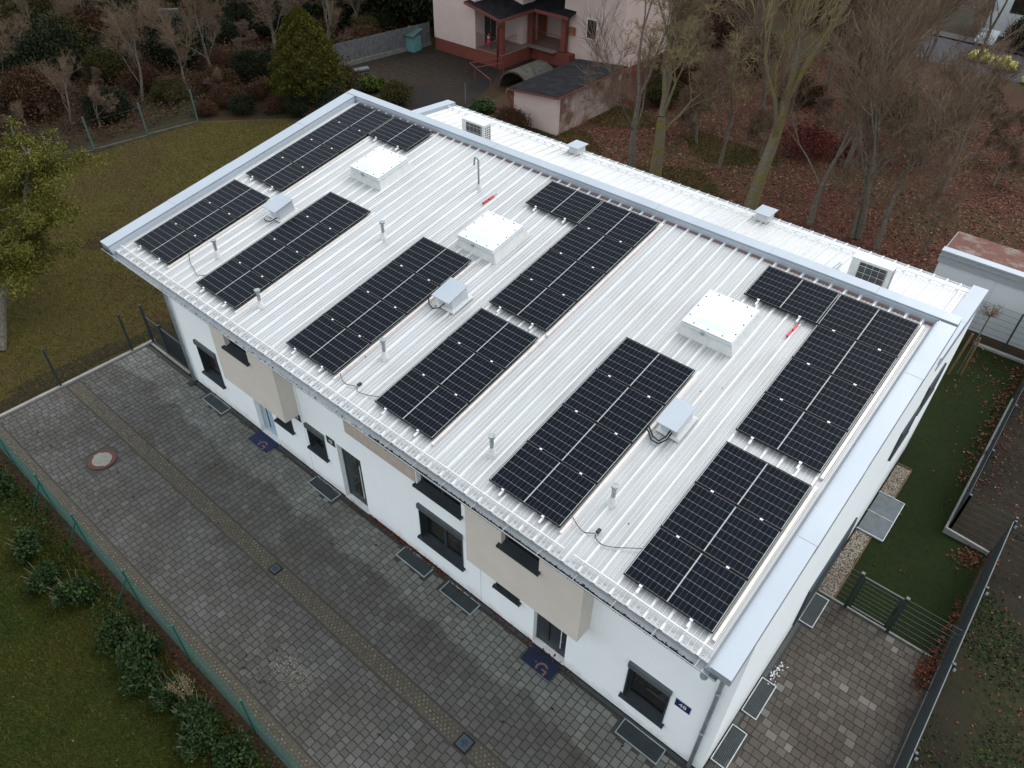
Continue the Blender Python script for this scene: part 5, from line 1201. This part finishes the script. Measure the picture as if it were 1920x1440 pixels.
place_tree('bare_tree', T_BIG, (-13.45, 23.7, 0), .4, 1.0, 'big mossy bare tree with spreading limbs behind the rear roof')
place_tree('bare_tree', T_SLIM, (-14.85, 23.8, 0), 2.1, 1.1, 'slender bare tree just left of the big mossy tree')
place_tree('bare_tree', T_UP, (-8.25, 23.35, 0), 1.0, 1.05, 'tall smooth grey trunk leaning right behind the rear hood', tilt=(0, R(6)))
place_tree('bare_tree', T_SLIM, (-5.75, 24.3, 0), .6, .95, 'slender bare tree right of the tall leaning trunk', tilt=(0, R(5)))
place_tree('bare_tree', T_SLIM2, (-3.85, 24.4, 0), 3.1, .9, 'thin bare tree leaning left of the forked pair', tilt=(0, R(3)))
place_tree('bare_tree', T_SLIM, (-3.7, 24.55, 0), 4.4, .9, 'thin bare tree leaning right from the forked pair', tilt=(0, R(15)))
place_tree('bare_tree', T_SLIM2, (-2.75, 24.2, 0), 1.4, .95, 'bare tree with dark knot on its trunk behind the right air conditioner', tilt=(0, R(8)))
place_tree('bare_tree', T_SLIM2, (-1.15, 25.0, 0), 5.2, .45, 'small pale sapling nearest the rusty garage roof', tilt=(0, R(12)))
rs = random.Random(12)
far = [(-10.5, 29), (-6.8, 31), (-2.2, 30.5), (-.6, 34), (-4.6, 35), (-9.0, 36), (-12.5, 33), (-15.5, 30.5), (-3.0, 40), (-7.5, 42), (-12, 41), (-16.5, 37), (-1.5, 45), (-6, 48), (-19, 33), (-21, 40), (-15, 46), (-10.5, 47.5), (-11.5, 26.5), (-9.6, 33.2), (-13.8, 28.4), (-17.4, 42), (-7.2, 35.5), (-5.2, 38.2), (-2.2, 36.6), (-12.2, 36.5), (-8.3, 46), (-3.8, 33.2), (-17, 34.5), (-23, 47), (-18, 50), (-25, 42), (-13, 52), (-5, 29), (-19.5, 45.5), (.2, 38.5), (-1.2, 41.5), (-9, 39.5), (-21, 52), (-15.5, 56), (-26, 52), (-11, 54), (-20, 58)]
for i, (x, y) in enumerate(far):
    place_tree('bare_tree', [T_THICK, T_SLIM, T_SLIM2, T_THICK][i % 4], (x, y, 0), rs.uniform(0, 6.28), rs.uniform(.7, 1.15), 'brown twiggy bare tree in the ' + ('front part' if y < 34 else 'middle part' if y < 44 else 'far part') + ' of the rear grove', group='bare trees in the ' + ('front' if y < 34 else 'middle' if y < 44 else 'far') + ' part of the grove', tilt=(R(rs.uniform(-5, 5)), R(rs.uniform(-5, 8))))
place_tree('bare_tree', T_PALE, (-43.0, 4.5, 0), .4, .85, 'pale branched bare shrub tree at the left picture edge behind the pine', tilt=(0, R(10)))
lt = [(-38.5, 8.5), (-40.5, 12), (-43, 9), (-41, 17), (-45, 14), (-38.5, 20), (-44, 21), (-49, 17), (-48, 24), (-42, 27), (-53, 21), (-47, 31), (-54, 28), (-52, 36), (-60, 26), (-58, 18), (-40, 5.5), (-46, 7), (-38, 15.5), (-37, 22.5)]
for i, (x, y) in enumerate(lt):
    place_tree('thicket_tree', [T_THICK, T_SLIM2, T_THICK, T_PALE if i in (6, 13) else T_SLIM][i % 4], (x, y, 0), rs.uniform(0, 6.28), rs.uniform(.55, .95), 'bare twiggy tree ' + ('just beyond the left boundary fence' if x > -42 else 'deep in the dark left thicket'), group='bare trees near the fence' if x > -42 else 'bare trees deep in the left thicket', tilt=(R(rs.uniform(-8, 8)), R(rs.uniform(-8, 8))))

for i in range(46):
    x = rs.uniform(-60, -38); y = rs.uniform(3, 34)
    if y > 17 and x > -39.5: x -= 4
    near_ = x > -46
    place_tree('brushwood', [T_THICK, T_SLIM2][i % 2], (x, y, 0), rs.uniform(0, 6.28), rs.uniform(.35, .62), 'low tangled brown brushwood ' + ('near the left boundary fence' if near_ else 'far back in the left thicket'), 'brushwood', 'brushwood near the fence' if near_ else 'brushwood far back', (R(rs.uniform(-14, 14)), R(rs.uniform(-14, 14))))
def bush_mesh(seed, n, rx, ry, rz, size, mat, lumps=14, shell=.55, stem=True, lowcut=-.3):
    g = np.random.default_rng(seed); c = g.normal(size=(lumps, 3)); c /= np.linalg.norm(c, axis=1)[:, None]; c *= g.uniform(.35, .75, (lumps, 1)); c[:, 2] = np.abs(c[:, 2]) * .9 - .15
    lr = g.uniform(.28, .5, lumps); k = g.integers(0, lumps, n); d = g.normal(size=(n, 3)); d /= np.linalg.norm(d, axis=1)[:, None]
    rad = lr[k] * (shell + (1 - shell) * g.uniform(0, 1, n) ** .5) * g.uniform(.85, 1.15, n)
    P = c[k] + d * rad[:, None]; P = P * np.array([rx, ry, rz]) + np.array([0, 0, rz * .55]); P = P[P[:, 2] > .02]
    V, F = quads_at(P, size, 0.0, 1.5)
    me = bpy.data.meshes.new('foliage'); me.vertices.add(len(V)); me.vertices.foreach_set('co', V.astype(np.float32).ravel())
    me.loops.add(F.size); me.loops.foreach_set('vertex_index', F.astype(np.int32).ravel()); me.polygons.add(len(F)); me.polygons.foreach_set('loop_start', np.arange(len(F), dtype=np.int32) * 4)
    me.update(calc_edges=True); me.materials.append(M[mat]); return me
sb = MB(); rs2 = random.Random(2)
for i in range(7):
    a = rs2.uniform(0, 6.28); sb.tube([(0, 0, -.02), (.2 * math.cos(a), .2 * math.sin(a), .35), (.45 * math.cos(a), .45 * math.sin(a), .8)], .02, 4, False, .006)
stem_me = bpy.data.meshes.new('stems'); stem_me.from_pydata(sb.v, [], sb.f); stem_me.materials.append(M['bark_grey'])
def bush(me, loc, sc, label, group=None, cat='shrub', name='shrub', rz=None):
    r = empty(name, loc, (0, 0, random.uniform(0, 6.28) if rz is None else rz), label=label, cat=cat, group=group); r.scale = sc if isinstance(sc, tuple) else (sc, sc, sc)
    part('foliage', me, r); part('stems', stem_me, r); return r
B_DARK = bush_mesh(1, 15000, 1.5, 1.5, 1.3, .065, 'leaf_dark', 34, .35); B_OLIVE = bush_mesh(2, 13000, 1.4, 1.4, 1.2, .06, 'leaf_olive', 30, .3)
B_BROWN = bush_mesh(3, 11000, 1.5, 1.5, 1.1, .055, 'leaf_brown', 28, .15); B_LAUREL = bush_mesh(4, 2600, .55, .5, .6, .062, 'leaf_laurel', 16, .25)
B_RED = bush_mesh(5, 7000, 1.5, 1.4, .9, .05, 'leaf_red', 24, .1); B_FERN = bush_mesh(6, 2400, .9, .9, .6, .11, 'leaf_fern', 10, .2)
LT = []
rs = random.Random(31)
for i in range(110):
    for _ in range(50):
        x, y = rs.uniform(-66, -36.6), rs.uniform(2, 46)
        if y > 16 and x > -38.5: continue
        if x > -38.2 + max(0, (6 - y)) * -.9: continue
        if 24 < y < 50 and x > -37.5: continue
        if all((x - a) ** 2 + (y - b) ** 2 > 3.6 for a, b in LT): break
    LT.append((x, y)); kind = rs.choice([0, 0, 1, 2, 2]); s_ = rs.uniform(.8, 1.5)
    if x > -42: s_ *= .75
    bush([B_DARK, B_OLIVE, B_BROWN][kind], (x, y, 0), (s_, s_, s_ * rs.uniform(.8, 1.4)), ['dark evergreen shrub', 'olive green shrub', 'brown leaved shrub'][kind] + (' close behind the left boundary fence' if x > -43 else ' in the middle of the left thicket' if x > -51 else ' in the farthest part of the left thicket'), ['dark', 'olive', 'brown'][kind] + (' shrubs behind the fence' if x > -43 else ' shrubs mid thicket' if x > -51 else ' shrubs far thicket'))
for (x, y, s_, k) in ((-33.3, 20.2, 1.0, 1), (-31.3, 18.4, .9, 0), (-29.9, 17.6, .8, 0), (-35.2, 18.9, .95, 0), (-35.9, 17.0, .8, 2), (-36.5, 15.0, .8, 2), (-34.9, 14.9, .6, 0), (-33.7, 16.3, .65, 2), (-32.4, 17.0, .7, 0), (-31.0, 16.9, .5, 2), (-36.1, 13.4, .55, 2), (-28.6, 16.6, .6, 0), (-34.4, 21.6, .8, 2)):
    bush([B_DARK, B_OLIVE, B_BROWN][k], (x, y, 0), s_, ['dark low shrub around the foot of the pointed conifer', 'olive low shrub around the foot of the pointed conifer', 'brown low shrub around the foot of the pointed conifer'][k], ['dark shrubs by the conifer', 'olive shrubs by the conifer', 'brown shrubs by the conifer'][k])
bush(B_FERN, (-32.4, 22.2, 0), 1.1, 'yellow green fern like palm clump beside the asphalt yard', name='fern_clump', cat='fern')
bush(B_OLIVE, (-29.5, 21.5, 0), (.85, .85, .8), 'rounded green shrub behind the far left roof corner')
bush(B_BROWN, (-22.1, 23.0, 0), (.75, .75, .95), 'rounded dark twiggy shrub before the pink shed')
bush(B_LAUREL, (-25.2, 24.0, 0), (1.6, 1.6, .8), 'bright green clump at the corner of the asphalt yard')
for i, (x, y, s_) in enumerate([(-38.5, 34, 2.6), (-41.5, 33, 2.4), (-37.8, 38, 2.6), (-44.5, 36, 2.6), (-41, 40, 2.8), (-36.9, 42, 2.4)]):
    bush(B_DARK, (x, y, 0), (s_, s_, s_ * 1.3), 'tall dark evergreen tree massed behind the grey plank fence', 'dark evergreens behind the plank fence', 'tree', 'evergreen_tree')
for i, (x, y, s_) in enumerate([(-19.8, 36, 1.2), (-18.2, 32, 1.0), (-22, 45, 1.6), (-17, 41, 1.4), (-12.5, 38, 1.1), (-10.5, 44, 1.3), (-4.5, 44, 1.2), (-7.2, 39, 1.0), (-14, 50, 1.3), (-1, 49.5, .9), (-17.5, 55, 1.8), (-16.2, 61, 2.0), (-21.5, 58, 2.1), (-25.5, 62, 2.4), (-22, 66, 2.4), (-27, 56, 2.0), (-24, 50.5, 1.8), (-30, 60, 2.6), (-28, 49, 1.8), (-17, 67, 2.4), (-32, 53, 2.2), (-35, 50, 2.2), (-13.8, 63.5, 1.6)]):
    bush([B_BROWN, B_OLIVE][i % 2], (x, y, 0), s_, ['brown undergrowth shrub in the rear grove', 'olive undergrowth shrub in the rear grove'][i % 2], ['brown shrubs in the rear grove', 'olive shrubs in the rear grove'][i % 2])
bush(B_RED, (-9.2, 31.5, 0), 1.2, 'dark red leaved shrub glowing in the rear garden, left one'); bush(B_RED, (-6.6, 32.3, 0), 1.0, 'dark red leaved shrub in the rear garden, right one')
# conifer, pointed
def cone_mesh(seed, n, h, rad, size, mat):
    g = np.random.default_rng(seed); t = g.uniform(0, 1, n) ** .8; z = .15 + t * h
    prof = rad * np.clip(np.sin(np.pi * np.clip(.30 + .70 * t, 0, 1)) ** .75, 0, 1); a = g.uniform(0, 6.283, n)
    lump = 1 + .16 * np.sin(a * 4 + z * 2.6) * np.sin(z * 4.1 + a * 2) + .12 * np.sin(a * 9 - z * 7.3) + .07 * np.sin(a * 17 + z * 13); r_ = prof * lump * (1 - .35 * g.uniform(0, 1, n) ** 2)
    P = np.stack([r_ * np.cos(a), r_ * np.sin(a), z], 1); V, F = quads_at(P, size, 0, 2.0)
    o = npmesh('foliage', V, F, mat); me = o.data; bpy.data.objects.remove(o); return me
CON = cone_mesh(1, 42000, 5.0, 1.85, .055, 'leaf_conifer')
r = empty('conifer', (-33.1, 18.3, 0), label='pointed yellow green conifer at the corner of the left lawn', cat='tree'); part('crown', CON, r); MB().cyl(0, 0, 0, 2, .12, 8, .06).build('trunk', 'bark_grey', r)
# pine at the left edge : tufts clustered on limbs
r = empty('pine_tree', (-22.9, -3.0, 0), label='yellow green pine leaning into the picture at the left edge', cat='tree')
mb = MB(); limbs = []
rs = random.Random(8); tp = [(0, 0, 0), (-.7, .8, 1.2), (-1.5, 2.0, 2.4), (-2.2, 3.2, 3.6), (-2.9, 4.2, 5.0)]; mb.tube(tp, .16, 9, True, .06)
for i in range(64):
    t = rs.uniform(.35, 1) * 4; k = min(3, int(t)); p = Vector(tp[k]).lerp(Vector(tp[k + 1]), t - k); a = rs.uniform(0, 6.28); L = rs.uniform(.8, 2.1)
    q_ = p + Vector((math.cos(a) * L, math.sin(a) * L, rs.uniform(-.2, .5))); m_ = p.lerp(q_, .5) + Vector((0, 0, .15)); mb.tube([p, m_, q_], .035, 4, False, .012); limbs.append((p, q_))
mb.build('trunk', 'bark_grey', r)
g = np.random.default_rng(5); C_ = []
for p, q_ in limbs:
    for j in range(9):
        c_ = p.lerp(q_, rs.uniform(.35, 1.08)) + Vector((rs.uniform(-.3, .3), rs.uniform(-.3, .3), rs.uniform(-.05, .25))); C_.append((c_.x, c_.y, c_.z))
C_ = np.array(C_); idx = np.repeat(np.arange(len(C_)), 130); P = C_[idx] + g.normal(size=(len(idx), 3)) * np.array([.15, .15, .11])
V, F = quads_at(P, .032, 0, 3.6); npmesh('crown', V, F, 'leaf_pine', r)
# laurel hedge plants along the green fence
for i, (x, y, s_) in enumerate([(-16.3, -5.7, 1.0), (-13.6, -6.0, .95), (-12.3, -6.2, .9), (-11.3, -5.95, 1.0), (-9.6, -5.85, .85), (-8.7, -5.75, 1.05), (-8.1, -5.95, .9), (-7.3, -5.75, .85), (-6.4, -5.7, .95), (-5.9, -5.9, .9), (-17.9, -5.8, 1.0), (-5.2, -5.6, .9)]):
    bush(B_LAUREL, (x, y, 0), s_, 'young laurel shrub along the green chain link fence, ' + ['second', 'third', 'fourth', 'fifth', 'sixth', 'seventh', 'eighth', 'ninth', 'tenth', 'eleventh', 'first', 'last'][i] + ' from the left', 'laurel shrubs along the green fence')
mb = MB(); rs = random.Random(15); LP = []
for i in range(26):
    a = rs.uniform(0, 6.28); s_ = rs.uniform(.08, .35); tp_ = Vector((math.cos(a) * s_, math.sin(a) * s_, rs.uniform(.7, 1.25))); mb.tube([(0, 0, 0), tp_ * .5, tp_], .009, 4, False, .004)
    for j in range(26): q_ = tp_ * rs.uniform(.35, 1.0); LP.append((q_.x + rs.uniform(-.06, .06), q_.y + rs.uniform(-.06, .06), q_.z + rs.uniform(-.04, .04)))
r = empty('flowering_shrub', (-6.98, -5.55, 0), label='upright twiggy shrub with tiny pale leaves beside the chain link fence', cat='shrub'); mb.build('stems', 'twig', r)
V, F = quads_at(np.array(LP), .022, 0, 1.3); npmesh('foliage', V, F, 'dry_leaf', r)
# shed / far tarpaulin in thicket
MB().hexa([(-49.6, 17.6, 0), (-48.0, 17.2, 0), (-47.3, 19.6, 0), (-49.0, 20.2, 0)], [(-49.3, 17.9, 2.2), (-48.3, 17.6, 2.3), (-47.8, 19.3, 2.2), (-48.8, 19.8, 2.0)]).build('green_tarpaulin', 'teal_dark', None, label='dark green covered hut deep in the left thicket', cat='hut')
# things at the far street (top right)
r = empty('street_building', (-8.2, 60.5, 0), label='white building corner with dark window beyond the street', cat='building')
MB().box(0, 0, 0, 3.2, 3, 4.5).build('wall', 'white_wall', r); MB().box(1.2, -.03, 1.6, 2.4, -.001, 3.6).build('window', 'glass_dark', r); MB().box(3.21, .1, 0, 9, 3, 4.4).build('dark_wall', 'plinth_red', r); MB().box(-.5, -.5, 4.502, 9.5, 3.5, 4.8).build('roof', 'roof_felt', r)
bush(B_DARK, (-4.6, 58.5, 0), 1.4, 'dark round hedge bush beside the white building over the street')
def yellow_bag(x, y, s_, label):
    r = empty('yellow_bag', (x, y, 0), label=label, cat='rubbish bag', group='yellow rubbish bags on the street')
    for j, (dx, dz, q_) in enumerate(((0, .3, .5), (.7, .28, .45), (.35, .55, .35))):
        mb = MB(); n = 8
        for a in range(7):
            for b in range(n):
                th = math.pi * a / 6; ph = 2 * math.pi * b / n; k = 1 + .16 * math.sin(5 * ph + 3 * th + j)
                mb.v.append((dx * s_ + q_ * s_ * math.sin(th) * math.cos(ph) * k, q_ * s_ * math.sin(th) * math.sin(ph) * k, max(.0, dz * s_ + q_ * .7 * s_ * math.cos(th) * k)))
        for a in range(6):
            for b in range(n): mb.f.append((a * n + b, a * n + (b + 1) % n, (a + 1) * n + (b + 1) % n, (a + 1) * n + b)); mb.m.append(0)
        mb.build('sack', 'bag_yellow', r)
yellow_bag(-6.8, 53.4, 1.0, 'yellow rubbish bags at the left on the street'); yellow_bag(-5.3, 52.7, 1.1, 'yellow rubbish bags in the middle on the street'); yellow_bag(-2.9, 50.9, .9, 'yellow rubbish bag at the right picture edge')
r = empty('white_board', (-7.9, 56.9, .1), label='white notice panel lying tilted at the far pavement', cat='panel'); MB().hexa([(0, 0, .1), (1.3, -.1, .1), (1.3, .6, .9), (0, .7, .9)], [(0, -.03, .13), (1.3, -.13, .13), (1.3, .57, .93), (0, .67, .93)]).build('board', 'car_white', r)

# ---------------------------------------------------------------- ground cover
def vis_only(P, pad=40):
    A = np.array(CAMI)[:3]; q_ = P @ A[:, :3].T + A[:, 3]; z = -q_[:, 2]; px = 960 + 1398.17 * q_[:, 0] / z; py = 720 - 1398.17 * q_[:, 1] / z
    return P[(z > .1) & (px > -pad) & (px < 1920 + pad) & (py > -pad) & (py < 1440 + pad)]
P = vis_only(scatter(420000, [(-24, -13), (-3, -13), (-3, -5.3), (-24, -5.3)], .01))
blades('lawn_grass', P[:150000], .06, .014, 'grass_blade', label='short damp grass of the front lawn', cat='grass', kind='stuff')
P = vis_only(scatter(500000, [(-37, -6), (-19.7, -6), (-19.7, 1.3), (-17.3, 1.3), (-17.3, 16), (-31, 16.8), (-35.5, 12.4), (-35.8, 6.8)], .01))
blades('mossy_grass', P[:130000], .06, .026, 'moss_blade', label='yellow green mossy grass of the left garden', cat='grass', kind='stuff')
P = vis_only(scatter(60000, TURF, .02)); blades('turf_grass', P, .025, .012, 'turf_blade', label='dark short artificial grass beside the side wall', cat='grass', kind='stuff')
P = vis_only(scatter(90000, [(-20, 19), (-.2, 19), (-.2, 28), (8, 28), (8, 46), (-20, 46)], .02)); leaves('leaf_litter', P[:70000], .075, 'dead_leaf', .85, label='red brown leaf litter covering the rear garden', cat='fallen leaves', kind='stuff')
P = vis_only(scatter(60000, [(-24, 19), (-9, 19), (-9, 30), (-24, 30)], .02)); n3 = np.sin(P[:, 0] * .9) + np.sin(P[:, 1] * 1.1 + 1); blades('garden_grass', P[n3 > .2], .09, .03, 'grass_blade', label='green grass patches between the rear trees', cat='grass', kind='stuff')
P = vis_only(scatter(90000, [(-68, 0), (-38.4, 0), (-36.6, 8), (-36.3, 14), (-37, 50), (-68, 50)], .1)); P[:, 2] = rng.uniform(.02, .6, len(P)); leaves('undergrowth', P, .09, 'leaf_brown', .3, label='brown bramble undergrowth of the left thicket', cat='undergrowth', kind='stuff')
P = np.concatenate([scatter(260, [(-24, -9), (-3, -9), (-3, -5.3), (-24, -5.3)], .03), scatter(260, [(-36, -4), (-19.7, -4), (-19.7, 1), (-30, 14), (-35, 12)], .03)])
leaves('lawn_leaves', P, .042, 'dead_leaf', .8, label='pale and brown leaves dotted over the lawns', cat='fallen leaves', kind='stuff')
P = np.concatenate([np.stack([rng.uniform(-19, -4, 2600), rng.normal(-5.35, .16, 2600), np.full(2600, .02)], 1)]); leaves('fence_litter', P, .05, 'leaf_brown', .7, label='brown leaf litter under the green chain link fence', cat='fallen leaves', kind='stuff')
P = vis_only(scatter(30000, [(5.5, -2), (10, -2), (10, 14), (5.5, 14)], .02)); n3 = np.sin(P[:, 0] * 2.1 + P[:, 1]) + np.sin(P[:, 1] * 1.7 + .5) + rng.normal(0, .5, len(P))
leaves('weeds', P[n3 > .4][:9000], .05, 'leaf_laurel', .4, label='low green weeds on the soil beyond the right fence', cat='weeds', kind='stuff')

P = np.stack([rng.uniform(-19.2, -4.2, 9000), -5.28 - np.abs(rng.normal(0, .34, 9000)), np.full(9000, .01)], 1); n3 = np.sin(P[:, 0] * 1.9) + np.sin(P[:, 0] * 4.3 + 1) + rng.normal(0, .6, len(P))
blades('fence_weeds', P[n3 > .1], .20, .022, 'grass_blade', label='taller weeds growing through under the green chain link fence', cat='weeds', kind='stuff')
P = np.stack([rng.uniform(-19.2, -4.2, 5000), -5.5 + rng.normal(0, .3, 5000), rng.uniform(.03, .22, 5000)], 1); n3 = np.sin(P[:, 0] * 1.3 + 2) + rng.normal(0, .5, len(P))
leaves('fence_herbs', P[(n3 > .2) & (P[:, 1] < -5.06)], .05, 'leaf_laurel', .3, label='low leafy herbs between the laurel shrubs and the chain link fence', cat='weeds', kind='stuff')
